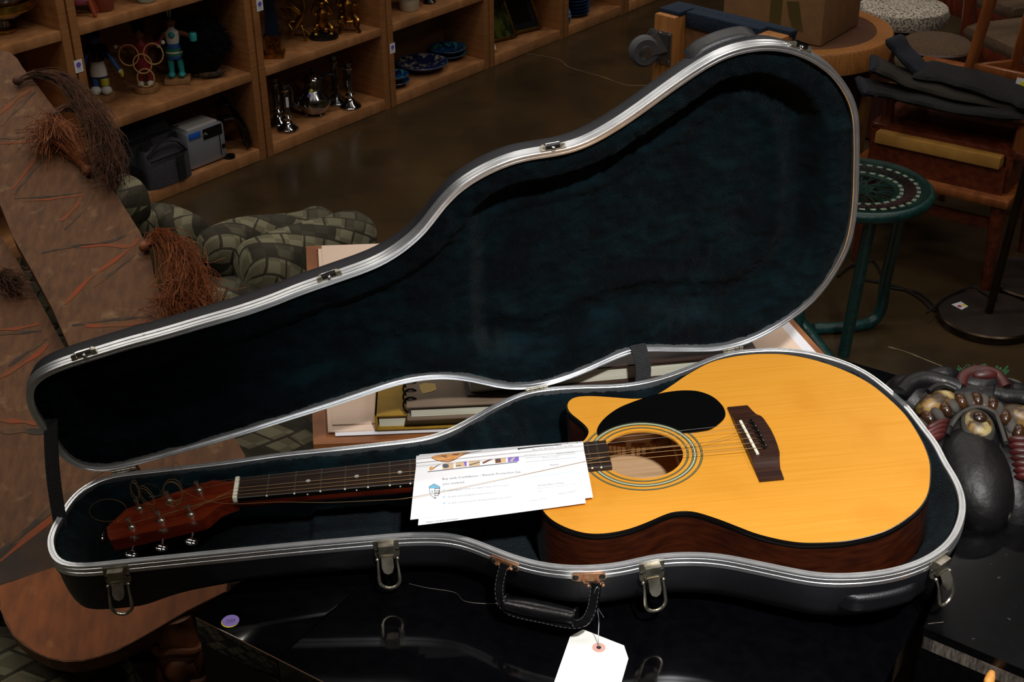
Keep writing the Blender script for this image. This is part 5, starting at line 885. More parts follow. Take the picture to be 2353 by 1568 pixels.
# upturned chair frame beside it
up = thing('chair_frame', 'bare wooden chair frame with slanting posts and cross rails above the folded trousers', 'chair', TQ(-0.06, 0.25, zt2 + 0.016))
fb = zt2 + 0.018
for a, b in (((-0.20, 0.21, fb), (-0.155, 0.21, fb + 0.34)), ((0.005, 0.19, fb), (0.06, 0.19, fb + 0.34)), ((-0.11, 0.31, fb), (-0.075, 0.31, fb + 0.36)), ((0.0, 0.31, fb), (0.04, 0.31, fb + 0.36))): MB().tube([TQ(*a), TQ(*b)], [0.014, 0.017], 10).build('post', 'teak', up)
for a, b in (((-0.195, 0.21, fb + 0.05), (0.012, 0.19, fb + 0.05)), ((-0.185, 0.21, fb + 0.045), (-0.105, 0.31, fb + 0.045)), ((-0.105, 0.31, fb + 0.12), (0.01, 0.31, fb + 0.12))): MB().box((TQ(*a) + TQ(*b)) / 2, (float(np.linalg.norm(TQ(*b) - TQ(*a))), 0.016, 0.028), np.array([nrm(TQ(*b) - TQ(*a)), np.cross([0, 0, 1], nrm(TQ(*b) - TQ(*a))), [0, 0, 1]]), 0.004).build('rail', 'teak', up)
stk = gp(2345, 193, TQ(0.0, 0.16, 0), sy_); o_ = MB().slab([stk + sx_ * x + np.array([0, 0, z]) for x, z in ((-0.014, -0.013), (0.016, -0.013), (0.018, 0.015), (-0.011, 0.015))], -sy_, 0.0006).build('price_sticker', 'sticker_white', up, smooth=False); MB().lathe([(0.0001, 0.0006), (0.008, 0.0006), (0.008, 0)], stk + sx_ * 0.006 - sy_ * 0.0002, 16, frame(-sy_)).build('sticker_dot', 'sticker_yellow', o_)
# ------------------------------------------------------------------ green woven stool
mat('green_cane', (20, 66, 62), 0.4, c2=(14, 50, 48), sc_=60, bump=0.2, bs=200); mat('white_cane', (214, 206, 190), 0.5); mat('red_cane', (96, 24, 40), 0.5); mat('glass', (235, 245, 240), 0.02, trans=1.0)
zg = 0.47; gc = gz(1978, 425, zg); gr = float(np.linalg.norm(gz(2138, 440, zg) - gc)); gs = thing('woven_stool', 'dark green woven cane side table with glass top, right of the case', 'side table', gc * [1, 1, 0])
MB().tube([gc + gr * np.array([math.cos(a), math.sin(a), 0]) - [0, 0, 0.012] for a in np.linspace(0, 2 * math.pi, 73)[:-1]], 0.0135, 10, closed=True).build('rim', 'green_cane', gs)
MB().lathe([(gr * 0.5, -0.012), (gr * 0.98, -0.006)], gc, 56).build('woven_band', 'green_cane', gs)
base_d = MB().box((0, 0, 0), (0.0125, 0.0085, 0.0018)).build('white_dash', 'white_cane'); bpy.data.objects.remove(base_d); dme = bpy.data.meshes['white_dash']
Mi = ROOT[gs.name].inverted()
for rr, nn, zz in ((0.84, 34, -0.0062), (0.6, 26, -0.0095)):
    for k_ in range(nn):
        a = 2 * math.pi * k_ / nn; o = bpy.data.objects.new('white_dash', dme); COL.objects.link(o); o.parent = gs
        o.matrix_local = Mi @ Matrix.Translation(Vector(gc + gr * rr * np.array([math.cos(a), math.sin(a), 0]) + [0, 0, zz])) @ Matrix.Rotation(a + math.pi / 2, 4, 'Z')
q = MB()
for k_ in range(64): a = 2 * math.pi * k_ / 64; q.tube([gc + gr * 0.66 * np.array([math.cos(a), math.sin(a), 0]) - [0, 0, 0.007], gc + gr * 0.8 * np.array([math.cos(a + 0.09), math.sin(a + 0.09), 0]) - [0, 0, 0.0055]], 0.002, 4)
stuff(q.build('red_weave', 'red_cane', gs))
for k_ in range(26): a = 2 * math.pi * k_ / 26; b = a + 2.5 + 0.3 * (k_ % 3); MB().tube([gc + gr * 0.5 * np.array([math.cos(a), math.sin(a), 0]) - [0, 0, 0.012], gc + gr * 0.5 * np.array([math.cos(b), math.sin(b), 0]) - [0, 0, 0.013]], 0.0018, 5).build('cord', 'green_cane', gs)
MB().lathe([(0.0001, 0.0), (gr * 1.0, 0.0), (gr * 1.01, 0.002), (gr * 1.0, 0.004), (0.0001, 0.004)], gc, 64).build('glass_top', 'glass', gs)
f1 = gz(1938, 817, 0); f2a = gz(1876, 870, 0)
MB().tube([gc + [-0.01, -gr * 0.78, -0.02], f1 + [0, 0, 0.001]], 0.0145, 12).build('leg', 'green_cane', gs)
f3 = gz(2030, 745, 0.012); f4 = gz(1870, 755, 0.03); MB().tube(catmull([gc + [gr * 0.45, -gr * 0.6, -0.02], gz(2036, 640, 0.16), gz(2026, 705, 0.06), gz(2005, 738, 0.02), gz(1960, 750, 0.0145), gz(1870, 756, 0.0145)], 6), 0.0145, 12).build('leg', 'green_cane', gs)
MB().tube([gz(1828, 725, 0.09), gz(1862, 768, 0.05), gz(1925, 850, 0.0145)], 0.0145, 12).build('leg', 'green_cane', gs); MB().tube([gz(1852, 755, 0.062), gz(1866, 772, 0.046)], 0.019, 12).build('wrapping', 'green_cane', gs)
MB().tube([gc + [-gr * 0.6, gr * 0.4, -0.02], np.array([gc[0] - gr * 0.6, gc[1] + gr * 0.4, 0.001])], 0.0145, 12).build('leg', 'green_cane', gs)
# ------------------------------------------------------------------ floor lamps and cables
mat('bronze', (62, 50, 40), 0.32, 0.9, c2=(76, 62, 48), sc_=30); mat('bronze_top', (92, 82, 76), 0.42, 0.75, c2=(80, 70, 66), sc_=20); mat('cable', (28, 20, 16), 0.6)
def flamp(c, r, label, top=None):
    d = thing('floor_lamp', label, 'floor lamp', c); MB().lathe([(r * 0.98, 0.001), (r, 0.006), (r, 0.020), (r * 0.97, 0.024)], c, 48).build('base_side', 'bronze', d); MB().lathe([(r * 0.97, 0.024), (0.0001, 0.0255)], c, 48).build('base', 'bronze_top', d)
    MB().tube([c + [0, 0, 0.024], c + (np.array([0.03, 0.0, 1.35]) if top is None else top)], 0.0105, 14).build('pole', 'bronze', d); MB().lathe([(0.15, 1.3), (0.1, 1.5)], c, 32).build('shade', 'cream_seat', d); return d
lc = gz(2268, 738, 0); fl1 = flamp(lc, 0.128, 'bronze floor lamp with round base bearing a sticker, nearest at right', np.array([0.10, 0.02, 1.35])); flamp(gz(2372, 655, 0), 0.125, 'bronze floor lamp behind the nearer lamp, at the right edge')
sp_ = gz(2206, 703, 0.0255); o_ = MB().slab([gz(u, v, 0.0258) for u, v in ((2186, 700), (2208, 693), (2225, 704), (2210, 712))][::-1], (0, 0, 1), 0.0003).build('price_sticker', 'sticker_white', fl1, smooth=False)
for m_, u, v in (('sticker_red', 2205, 704), ('sticker_yellow', 2215, 701)): disc(gz(u, v, 0.026), 0.0055, 0.0003, 16).build('sticker_dot', m_, o_)
for nm, pts, lab in (('power_cable', [(1970, 640), (2040, 652), (2085, 668), (2120, 690), (2140, 710), (2165, 716)], 'dark cable snaking across the floor to the lamp base'), ('power_cable', [(1925, 635), (1955, 612), (2005, 600), (2030, 640), (2045, 660), (2110, 672), (2150, 705), (2160, 710)], 'second dark cable looping behind the green stool legs'), ('power_cable', [(2130, 720), (2175, 682), (2235, 660), (2260, 672), (2290, 690)], 'thin cable rising over the lamp base')):
    one(nm, MB().tube(catmull([gz(u, v, 0.005 if 'thin' not in lab else 0.03) for u, v in pts], 6), 0.0035, 6), 'cable', lab, 'cable')
# ------------------------------------------------------------------ carved mask on the table at the right
mat('mask_black', (8, 7, 8), 0.46, c2=(20, 18, 19), sc_=18, bump=0.4, bs=60, spec=0.35, c3=(140, 132, 122), sc3=24, lo3=0.70, hi3=0.73); mat('mask_grey', (70, 65, 58), 0.8, c2=(40, 37, 34), sc_=30); mat('mask_red', (72, 20, 17), 0.45, c2=(40, 14, 12), sc_=40); mat('mask_gold', (132, 102, 50), 0.45, c2=(52, 36, 18), sc_=44, lo=0.42, hi=0.55, c3=(168, 150, 104), sc3=30, lo3=0.55, hi3=0.65); mat('mask_amber', (66, 40, 20), 0.25, c2=(34, 20, 12), sc_=40); mat('mask_green', (40, 90, 50), 0.6, c2=(30, 66, 40), sc_=60, bump=0.5, bs=150)
mk0 = gz(2235, 1020, 0.685); mnv = nrm([0.0, -0.42, 0.9]); mxd = nrm(np.cross([0, 1, 0], mnv)); myd = np.cross(mnv, mxd); MKA = np.array([mxd, myd, mnv]); PXM = float(np.linalg.norm(gp(2236, 1020, mk0, mnv) - mk0))
mk = thing('carved_mask', 'black painted carved animal mask with glass eye, red ridges and green mane', 'mask', np.array([mk0[0], mk0[1] + 0.03, TZ]))
def K(u, v, h=0.0): return gp(u, v, mk0, mnv) + mnv * h
def ke(u, v, rx, ry, rz, m_, name, h=0.0, rot=0.0, par=None, seg=16): A_ = yaw(rot) @ MKA; return MB().ell(K(u, v, h), (rx, ry, rz), A_, seg, 10).build(name, m_, par or mk)
ke(2240, 1005, 0.070, 0.115, 0.050, 'mask_black', 'skull', -0.044, seg=28); ke(2247, 1080, 0.052, 0.080, 0.046, 'mask_black', 'snout', -0.024, seg=24); ke(2330, 1060, 0.05, 0.10, 0.07, 'mask_black', 'cheek', -0.065); ke(2150, 1010, 0.05, 0.09, 0.06, 'mask_black', 'cheek', -0.06); ke(2235, 905, 0.12, 0.05, 0.06, 'mask_black', 'forehead', -0.05, seg=24)
ke(2243, 987, 0.0225, 0.027, 0.010, 'mask_grey', 'eye_socket', 0.007, seg=28); e_ = ke(2242, 985, 0.0185, 0.022, 0.011, 'mask_gold', 'middle_eye', 0.010, seg=28); ke(2241, 977, 0.0105, 0.0105, 0.008, 'mask_amber', 'pupil', 0.017, par=e_)
ke(2241, 977, 0.013, 0.013, 0.007, 'mask_grey', 'iris_ring', 0.0155, par=e_)
def kt(px, r, m_, name, h): return MB().tube(catmull([K(u, v, h) for u, v in px], 7), r if not hasattr(r, '__len__') else r[0], 14).build(name, m_, mk)
kt([(2172, 1005), (2190, 968), (2215, 950), (2245, 943), (2275, 952), (2295, 980), (2310, 1030)], 0.0055, 'mask_black', 'brow_ridge', 0.004); kt([(2180, 990), (2200, 962), (2225, 948), (2250, 945), (2280, 958), (2292, 985), (2305, 1025)], 0.0028, 'mask_grey', 'brow_groove', 0.010)
kt([(2070, 905), (2095, 880), (2130, 872), (2170, 880), (2205, 893)], [0.012] * 21, 'mask_black', 'eyebrow', 0.0); kt([(2280, 905), (2310, 912), (2345, 915), (2375, 925)], 0.012, 'mask_black', 'eyebrow', 0.0)
ke(2152, 928, 0.032, 0.017, 0.018, 'mask_gold', 'eye', -0.002, 0.35); ke(2345, 958, 0.03, 0.018, 0.018, 'mask_gold', 'eye', -0.004, -0.5); kt([(2128, 912), (2145, 900), (2165, 896), (2190, 906)], 0.0045, 'mask_black', 'eyelid', 0.012)
for k_, (u, v) in enumerate([(2130, 970), (2150, 960), (2168, 950), (2186, 940), (2203, 930), (2222, 926), (2240, 927), (2258, 930), (2275, 938), (2291, 950), (2305, 968), (2320, 985), (2335, 1000)]): ke(u, v, 0.0085 if k_ % 2 == 0 else 0.0075, 0.0125, 0.009 if k_ % 2 == 0 else 0.006, 'mask_amber' if k_ % 2 == 0 else 'mask_grey', 'bead_ridge', 0.008, 0.5 - k_ * 0.08, seg=10)
kt([(2112, 982), (2150, 962), (2186, 942), (2222, 930), (2258, 934), (2291, 952), (2320, 988), (2345, 1020)], 0.013, 'mask_grey', 'bead_channel', -0.004)
for k_ in range(4): ke(2148 - 3 * k_, 985 + 11 * k_, 0.021, 0.0055, 0.009, 'mask_red', 'cheek_ridge', 0.008, 0.35, seg=10)
for k_ in range(7): ke(2348 + 3 * k_, 1020 + 14 * k_, 0.022, 0.0062, 0.010, 'mask_red', 'cheek_ridge', 0.006, -0.2, seg=10)
for u, v in ((2233, 934), (2262, 938)): ke(u, v, 0.012, 0.008, 0.009, 'mask_red', 'nostril_pad', 0.004, seg=10)
kt([(2205, 893), (2212, 870), (2235, 858), (2262, 858), (2290, 868), (2308, 895)], 0.0085, 'mask_red', 'crest_arch', 0.004); ke(2255, 878, 0.032, 0.018, 0.012, 'mask_black', 'crest', 0.0); ke(2258, 872, 0.018, 0.008, 0.008, 'mask_red', 'crest_center', 0.01)
ke(2105, 892, 0.034, 0.04, 0.03, 'mask_black', 'horn_base', -0.03, 0.4); ke(2180, 860, 0.034, 0.02, 0.022, 'mask_grey', 'scroll', -0.03); ke(2170, 855, 0.03, 0.016, 0.022, 'mask_black', 'scroll', -0.018); ke(2330, 880, 0.03, 0.024, 0.022, 'mask_grey', 'scroll', -0.03); ke(2340, 895, 0.026, 0.02, 0.022, 'mask_black', 'scroll', -0.02)
q = MB()
for i in range(150): u = rng.uniform(2205, 2310); v = 838 + abs(u - 2258) * 0.16 + rng.uniform(-3, 14); p = K(u, v, -0.02); q.tube([p, p + mnv * rng.uniform(0.006, 0.02) + np.array([rng.normal() * 0.008, 0.004, 0])], [0.003, 0.001], 4)
stuff(q.build('mane', 'mask_green', mk))
# ------------------------------------------------------------------ portfolio, sheets and books behind the case
mat('leather_tan', (150, 92, 48), 0.5, c2=(112, 62, 30), sc_=14, lo=0.35, hi=0.65, bump=0.1, bs=60, coat=0.15); mat('cream_sheet', (226, 200, 180), 0.8, c2=(216, 190, 170), sc_=4); mat('white_sheet', (222, 220, 226), 0.8); mat('mustard', (150, 116, 22), 0.7, c2=(132, 100, 16), sc_=40, bump=0.15, bs=300); mat('taupe', (112, 94, 76), 0.7, c2=(104, 86, 70), sc_=20); mat('page_edge', (206, 204, 186), 0.8, c2=(180, 176, 156), sc_=10, st=(1, 1, 60)); mat('album', (46, 26, 18), 0.5); mat('foil_gold', (140, 116, 58), 0.4, 0.5)
zp = TZ + 0.022; pA = gz(720, 1022, zp); pB = gz(703, 566, zp); pR = gz(1893, 812, zp); pR2 = gz(1826, 738, zp)
yd = nrm((pB - pA) * [1, 1, 0]); rd = nrm((pR2 - pR) * [1, 1, 0])
def lineint(p, d, q, e): A_ = np.array([[d[0], -e[0]], [d[1], -e[1]]]); t = np.linalg.solve(A_, (q - p)[:2]); return p + d * t[0]
fd = nrm((gz(960, 1012, zp) - pA) * [1, 1, 0]); pF = lineint(pA, fd, pR, rd); bkv = pB + fd * 1.0; pBR = lineint(pB, fd, pR, rd)
po = thing('portfolio_tray', 'large tan leather covered portfolio lying flat behind the case', 'portfolio', (pA + pBR) / 2 * [1, 1, 0] + [0, 0, TZ])
def ins(k_): c_ = (pA + pF + pB + pBR) / 4; return [c_ + (p - c_) * k_ for p in (pA, pF, pBR, pB)]
MB().slab([p - [0, 0, 0.003] for p in (pA, pF, pBR, pB)], (0, 0, 1), 0.017).build('board', 'leather_tan', po, smooth=False)
cs_ = (pA, pF, pBR, pB); ic = ins(0.952)
for i in range(4): MB().slab([cs_[i], cs_[(i + 1) % 4], ic[(i + 1) % 4], ic[i]], (0, 0, 1), 0.003).build('border_strip', 'leather_tan', po, smooth=False)
def quad(px, z, th, m_, name, label, cat, grp=None): return one(name, MB().slab([gz(u, v, z) for u, v in px], (0, 0, 1), th), m_, label, cat, grp, smooth=False)
q4 = ins(0.925); shv = lambda k_, dxy: [p + np.array([*dxy, 0]) for p in ins(k_)]
one('paper_sheet', MB().slab([p + [0, 0, 0.0012] for p in shv(0.945, (0.010, 0.0))], (0, 0, 1), 0.0008), 'white_sheet', 'white sheet whose edge shows at the right of the portfolio', 'paper', 'sheets on the portfolio', smooth=False)
one('paper_sheet', MB().slab([p + [0, 0, 0.0030] for p in shv(0.93, (-0.006, 0.004))], (0, 0, 1), 0.0016), 'cream_sheet', 'lower cream sheet lying on the portfolio with ragged front edge', 'paper', 'sheets on the portfolio', smooth=False)
one('paper_sheet', MB().slab([p + [0, 0, 0.0050] for p in shv(0.92, (-0.004, 0.016))], (0, 0, 1), 0.0018), 'cream_sheet', 'upper cream sheet under the mustard book', 'paper', 'sheets on the portfolio', smooth=False)
def book(z0, th, fl, fr, dep_, m_, label, cat, pages=True, name='book'):
    a = gz(*fl, z0 + th); b = gz(*fr, z0 + th); x_ = nrm((b - a) * [1, 1, 0]); y_ = np.array([-x_[1], x_[0], 0]); w_ = float(np.linalg.norm(b - a)); c_ = (a + b) / 2 + y_ * dep_ / 2; c_[2] = z0; ax = np.array([x_, y_, [0, 0, 1]])
    d = thing(name, label, cat, c_); t = 0.003
    MB().box(c_ + [0, 0, t / 2], (w_, dep_, t), ax, 0.001).build('back_cover', m_, d); MB().box(c_ + [0, 0, th - t / 2], (w_, dep_, t), ax, 0.001).build('front_cover', m_, d); MB().box(c_ + y_ * 0.003 + x_ * 0.0 + [0, 0, th / 2], (w_ - 0.012, dep_ - 0.008, th - 2 * t), ax).build('page_block', 'page_edge', d, smooth=False); return d, a, b, x_, y_, w_
zb1 = zp + 0.0055; d, a, b, x_, y_, w_ = book(zb1, 0.026, (860, 956), (1700, 925), 0.52, 'mustard', 'mustard yellow cloth book lying on the cream sheets', 'book')
MB().box((a + b) / 2 - x_ * (w_ / 2 - 0.002) + y_ * 0.26 + [0, 0, -0.013], (0.004, 0.52, 0.026), np.array([x_, y_, [0, 0, 1]]), 0.001).build('spine', 'mustard', d)
zb2 = zb1 + 0.0265; d, a, b, x_, y_, w_ = book(zb2, 0.024, (934, 936), (1600, 905), 0.44, 'taupe', 'taupe spiral bound notebook lying on the mustard book', 'notebook', name='spiral_notebook')
for k_ in range(16): c_ = a + y_ * (0.02 + 0.022 * k_) + [0, 0, -0.010]; MB().tube([c_ + x_ * (0.006 + 0.011 * math.cos(t)) + np.array([0, 0, 0.0135 * math.sin(t)]) for t in np.linspace(0, 2 * math.pi, 15)[:-1]], 0.0016, 6, closed=True).build('binding_ring', 'black_plastic', d)
fo = [(963, 885), (975, 880), (1000, 882), (1003, 896), (990, 901), (972, 905), (966, 896)]; MB().slab([gz(u, v, zb2 + 0.0246) for u, v in fo][::-1], (0, 0, 1), 0.0005).build('foil_patch', 'foil_gold', d, smooth=False)
zb3 = zb2 + 0.0245; d, a, b, x_, y_, w_ = book(zb3, 0.03, (1072, 872), (1745, 812), 0.26, 'album', 'dark brown album on top of the notebook, just under the lid', 'album')
# ------------------------------------------------------------------ upholstered chaise, painted boards, raffia
def weave(name):
    M = bpy.data.materials.new(name); M.use_nodes = True; nt = M.node_tree; N = nt.nodes; L = nt.links; b = N['Principled BSDF']; b.inputs['Roughness'].default_value = 0.9
    uv = N.new('ShaderNodeUVMap'); uv.uv_map = 'UVMap'; mp = N.new('ShaderNodeMapping'); mp.inputs['Rotation'].default_value = (0, 0, 0.55); mp.inputs['Scale'].default_value = (1, 0.72, 1); L.new(uv.outputs[0], mp.inputs[0])
    br = N.new('ShaderNodeTexBrick'); br.offset = 0.5; br.inputs['Scale'].default_value = 25.0; br.inputs['Mortar Size'].default_value = 0.06; br.inputs['Brick Width'].default_value = 1.1; br.inputs['Row Height'].default_value = 0.8; br.inputs['Color1'].default_value = (1, 1, 1, 1); br.inputs['Color2'].default_value = (0.0, 0.0, 0.0, 1); br.inputs['Mortar'].default_value = (0.0, 0.0, 0.0, 1); rpw = N.new('ShaderNodeValToRGB'); rpw.color_ramp.elements[0].position = 0.3; rpw.color_ramp.elements[1].position = 0.5; rpw.color_ramp.elements[0].color = (0.24, 0.22, 0.19, 1); rpw.color_ramp.elements[1].color = (1.2, 1.2, 1.15, 1); L.new(br.outputs['Color'], rpw.inputs['Fac'])
    ck = N.new('ShaderNodeTexChecker'); ck.inputs['Scale'].default_value = 36.0; ck.inputs['Color1'].default_value = (*lin((124, 120, 96)), 1); ck.inputs['Color2'].default_value = (*lin((104, 98, 76)), 1); L.new(mp.outputs[0], ck.inputs['Vector'])
    m0 = N.new('ShaderNodeMix'); m0.data_type = 'RGBA'; m0.blend_type = 'MULTIPLY'; m0.inputs['Factor'].default_value = 1.0; L.new(ck.outputs['Color'], m0.inputs[6]); L.new(rpw.outputs['Color'], m0.inputs[7]); L.new(mp.outputs[0], br.inputs['Vector'])
    wv = N.new('ShaderNodeTexWave'); wv.inputs['Scale'].default_value = 110; wv.inputs['Distortion'].default_value = 3; L.new(mp.outputs[0], wv.inputs['Vector'])
    mx = N.new('ShaderNodeMix'); mx.data_type = 'RGBA'; mx.blend_type = 'MULTIPLY'; mx.inputs['Factor'].default_value = 0.45; L.new(m0.outputs[2], mx.inputs[6]); L.new(wv.outputs['Color'], mx.inputs[7]); L.new(mx.outputs[2], b.inputs['Base Color'])
    bu = N.new('ShaderNodeBump'); bu.inputs['Strength'].default_value = 0.5; bu.inputs['Distance'].default_value = 0.004; L.new(br.outputs['Fac'], bu.inputs['Height']); bu.invert = True; L.new(bu.outputs[0], b.inputs['Normal']); MATS[name] = M
weave('basket_fabric')
def cushion(nm, P, rw, rh, par, seg=24, flatb=1.0):     # a stuffed roll along a path, with a woven cover
    P = resample(catmull(P, 8), 30, False); n = len(P); q = MB(); rg = []; uv = []; d = np.r_[0, np.cumsum(np.linalg.norm(np.diff(P, axis=0), axis=1))]
    for i in range(n):
        t = nrm(P[min(i + 1, n - 1)] - P[max(i - 1, 0)]); sd_ = nrm(np.cross(t, [0, 0, 1])); e = min(i, n - 1 - i) / (n - 1); g = math.sqrt(max(0.02, 1 - (1 - min(1, e * 7)) ** 2))
        r1 = (rw[0] + (rw[1] - rw[0]) * i / (n - 1)) * g; r2 = (rh[0] + (rh[1] - rh[0]) * i / (n - 1)) * g
        for k_ in range(seg + 1): a = 2 * math.pi * k_ / seg; sn = math.sin(a); rg.append(P[i] + sd_ * r1 * math.copysign(abs(math.cos(a)) ** 0.8, math.cos(a)) + np.array([0, 0, r2 * math.copysign(abs(sn) ** 0.8, sn)])); uv.append((d[i], a / (2 * math.pi) * 2 * math.pi * (r1 + r2) / 2 if False else a * (rw[0] + rh[0]) / 2))
    m = seg + 1; q.add(rg, [(i * m + k_, i * m + k_ + 1, (i + 1) * m + k_ + 1, (i + 1) * m + k_) for i in range(n - 1) for k_ in range(seg)])
    return q.build(nm, 'basket_fabric', par, uv=uv, angle=80)
so = thing('chaise_lounge', 'chaise upholstered in olive basket weave fabric, under the painted boards', 'chaise', (-0.35, 0.5, 0))
cushion('seat_cushion', [(-0.60, -0.50, 0.25), (-0.60, -0.1, 0.26), (-0.60, 0.22, 0.27)], (0.40, 0.40), (0.10, 0.10), so)
cushion('seat_cushion', [(-0.42, 0.28, 0.28), (-0.36, 0.7, 0.28), (-0.32, 1.02, 0.28)], (0.50, 0.46), (0.10, 0.10), so)
cushion('back_cushion', [(-0.25, 0.12, 0.365), (-0.32, 0.5, 0.495), (-0.41, 0.95, 0.66)], (0.12, 0.08), (0.055, 0.05), so)
a1 = gz(470, 600, 0.47); a2 = gz(560, 560, 0.47); a3 = gz(690, 545, 0.47); a4 = gz(770, 512, 0.48)
cushion('bolster', [a1, a2, a3, a4], (0.055, 0.048), (0.055, 0.05), so)
b1 = gz(560, 655, 0.44); b2 = gz(640, 610, 0.45); b3 = gz(760, 560, 0.46); b4 = gz(860, 530, 0.46)
cushion('bolster', [b1, b2, b3, b4], (0.075, 0.048), (0.075, 0.05), so)
c1 = gz(440, 690, 0.42); c2_ = gz(600, 668, 0.42); c3_ = gz(720, 660, 0.42); cushion('bolster', [c1, c2_, c3_], (0.05, 0.05), (0.03, 0.03), so)
e1 = gz(265, 520, 0.45); e2 = gz(290, 470, 0.50); e3 = gz(310, 455, 0.54); cushion('arm_roll', [gz(250, 560, 0.42), e1, e2, gz(318, 440, 0.52)], (0.07, 0.06), (0.06, 0.05), so)
cushion('arm_roll', [gz(300, 520, 0.45), gz(380, 520, 0.44), gz(460, 560, 0.42)], (0.045, 0.05), (0.045, 0.05), so)
MB().tube(catmull([gz(512, 618, 0.43), gz(580, 622, 0.43), gz(660, 632, 0.43), gz(740, 640, 0.43)], 5), 0.004, 6).build('piping', mat('purple_piping', (44, 20, 40), 0.6), so)
for x, y in ((-0.85, -0.4), (-0.2, -0.4), (-0.85, 0.85), (-0.1, 0.95)): MB().tube([(x, y, 0.2), (x, y, 0.001)], [0.03, 0.02], 10).build('leg', 'dark_wood', so)
MB().box((-0.5, 0.24, 0.17), (0.76, 1.36, 0.08), bev=0.01).build('seat_frame', 'dark_wood', so)
# painted boards
mat('board_wood', (116, 76, 42), 0.75, c2=(82, 50, 27), sc_=16, st=(6, 0.7, 6), lo=0.25, hi=0.75, c3=(140, 106, 72), sc3=34, lo3=0.6, hi3=0.78, bump=0.25, bs=50); mat('board_edge', (120, 76, 34), 0.7, c2=(88, 54, 26), sc_=10, st=(5, 1, 5)); mat('paint_orange', (150, 66, 32), 0.85, c2=(122, 76, 44), sc_=30, lo=0.35, hi=0.65); mat('paint_black', (60, 52, 48), 0.85, c2=(108, 76, 48), sc_=26, lo=0.4, hi=0.62)
BN = nrm([0, -0.35, 1.0]); BP = np.array([-0.236, 0.015, 0.42])
def onb(u, v, h): return gp(u, v, BP + BN * h, BN)
def board(px, h, th, label):
    c_ = onb(px[0][0], px[0][1], h); d = thing('painted_board', label, 'carving', np.mean([onb(u, v, h) for u, v in px], 0), 'painted wooden boards')
    P = [onb(u, v, h) for u, v in px]; MB().slab(P, BN, th * 0.12).build('painted_face', 'board_wood', d, smooth=False); MB().slab([p - BN * th * 0.12 for p in P], BN, th * 0.88).build('board_body', 'board_edge', d, smooth=False); return d
bl = [(0, 540), (40, 600), (150, 800), (250, 960), (420, 1000), (560, 1055), (540, 1200), (520, 1360), (430, 1405), (350, 1452), (300, 1480), (265, 1497), (230, 1510), (190, 1520), (150, 1522), (110, 1514), (80, 1500), (52, 1482), (30, 1462), (12, 1432), (0, 1400), (-60, 1200), (-90, 800), (-60, 600)]
br_ = [(-40, 112), (0, 116), (22, 119), (40, 135), (52, 155), (85, 195), (122, 245), (165, 303), (211, 367), (275, 459), (320, 530), (345, 580), (352, 620), (360, 655), (400, 750), (440, 840), (500, 940), (565, 1050), (470, 1105), (330, 1090), (230, 930), (160, 800), (118, 705), (75, 625), (30, 545), (0, 470), (-60, 380)]
dA = board(bl, 0.0, 0.03, 'lower painted board with rounded end, dark band and orange zigzags, nearest at left'); dB = board(br_, 0.032, 0.03, 'upper painted board with orange and black zigzags and raffia tassels')
def stripe(px, w, m_, d, h):
    P = resample(catmull([onb(u, v, h) for u, v in px], 4), 14, False); L_ = []; R2 = []
    for i, p in enumerate(P):
        t = nrm(P[min(i + 1, 13)] - P[max(i - 1, 0)]); s_ = np.cross(BN, t); k_ = w * 0.8 * (0.75 + 0.25 * math.sin(i * 0.9 + px[0][1])) * (0.4 + 0.6 * math.sin(math.pi * min(1, (i + 1) / 4, (14 - i) / 4) / 2)); L_.append(p + s_ * k_); R2.append(p - s_ * k_)
    MB().add(L_ + R2, [(i, i + 1, 15 + i - 0, 14 + i) if False else (i, i + 1, 14 + i + 1, 14 + i) for i in range(13)]).build('painted_line', m_, d, smooth=False)
for px, w, m_ in (([(0, 262), (40, 225), (70, 205)], 0.006, 'paint_orange'), ([(0, 290), (45, 245), (80, 212)], 0.005, 'paint_black'), ([(0, 318), (50, 316), (98, 312)], 0.005, 'paint_black'), ([(0, 330), (50, 327), (102, 322)], 0.004, 'paint_orange'), ([(84, 362), (55, 400), (28, 435)], 0.004, 'paint_orange'), ([(95, 372), (66, 405), (32, 446)], 0.004, 'paint_black'), ([(32, 455), (110, 452), (185, 441)], 0.003, 'paint_black'), ([(60, 462), (120, 457), (190, 449)], 0.003, 'paint_orange'), ([(190, 450), (170, 480), (140, 508)], 0.005, 'paint_orange'), ([(215, 448), (190, 485), (148, 528)], 0.004, 'paint_black'), ([(95, 582), (160, 567), (240, 558), (290, 540)], 0.004, 'paint_black'), ([(180, 566), (250, 563), (300, 566), (318, 548)], 0.006, 'paint_orange'), ([(300, 570), (260, 600), (220, 628), (190, 655), (148, 700)], 0.006, 'paint_orange'), ([(310, 585), (270, 618), (215, 660)], 0.004, 'paint_black'), ([(165, 748), (230, 738), (330, 728), (350, 726)], 0.004, 'paint_black'), ([(195, 748), (260, 748), (350, 738)], 0.006, 'paint_orange')): stripe(px, w, m_, dB, 0.0326)
for px, w, m_ in (([(0, 757), (40, 755), (90, 744)], 0.005, 'paint_orange'), ([(0, 768), (45, 765), (95, 760)], 0.004, 'paint_black'), ([(108, 778), (70, 805), (20, 840)], 0.005, 'paint_black'), ([(112, 790), (85, 815), (30, 850), (0, 868)], 0.006, 'paint_orange'), ([(0, 966), (60, 970), (100, 975)], 0.006, 'paint_orange'), ([(0, 992), (60, 990), (110, 995)], 0.008, 'paint_black'), ([(345, 1025), (270, 1060), (180, 1120), (60, 1220), (0, 1268)], 0.008, 'paint_black'), ([(365, 1030), (290, 1072), (200, 1130), (90, 1215), (0, 1290)], 0.007, 'paint_orange')): stripe(px, w, m_, dA, 0.0007)
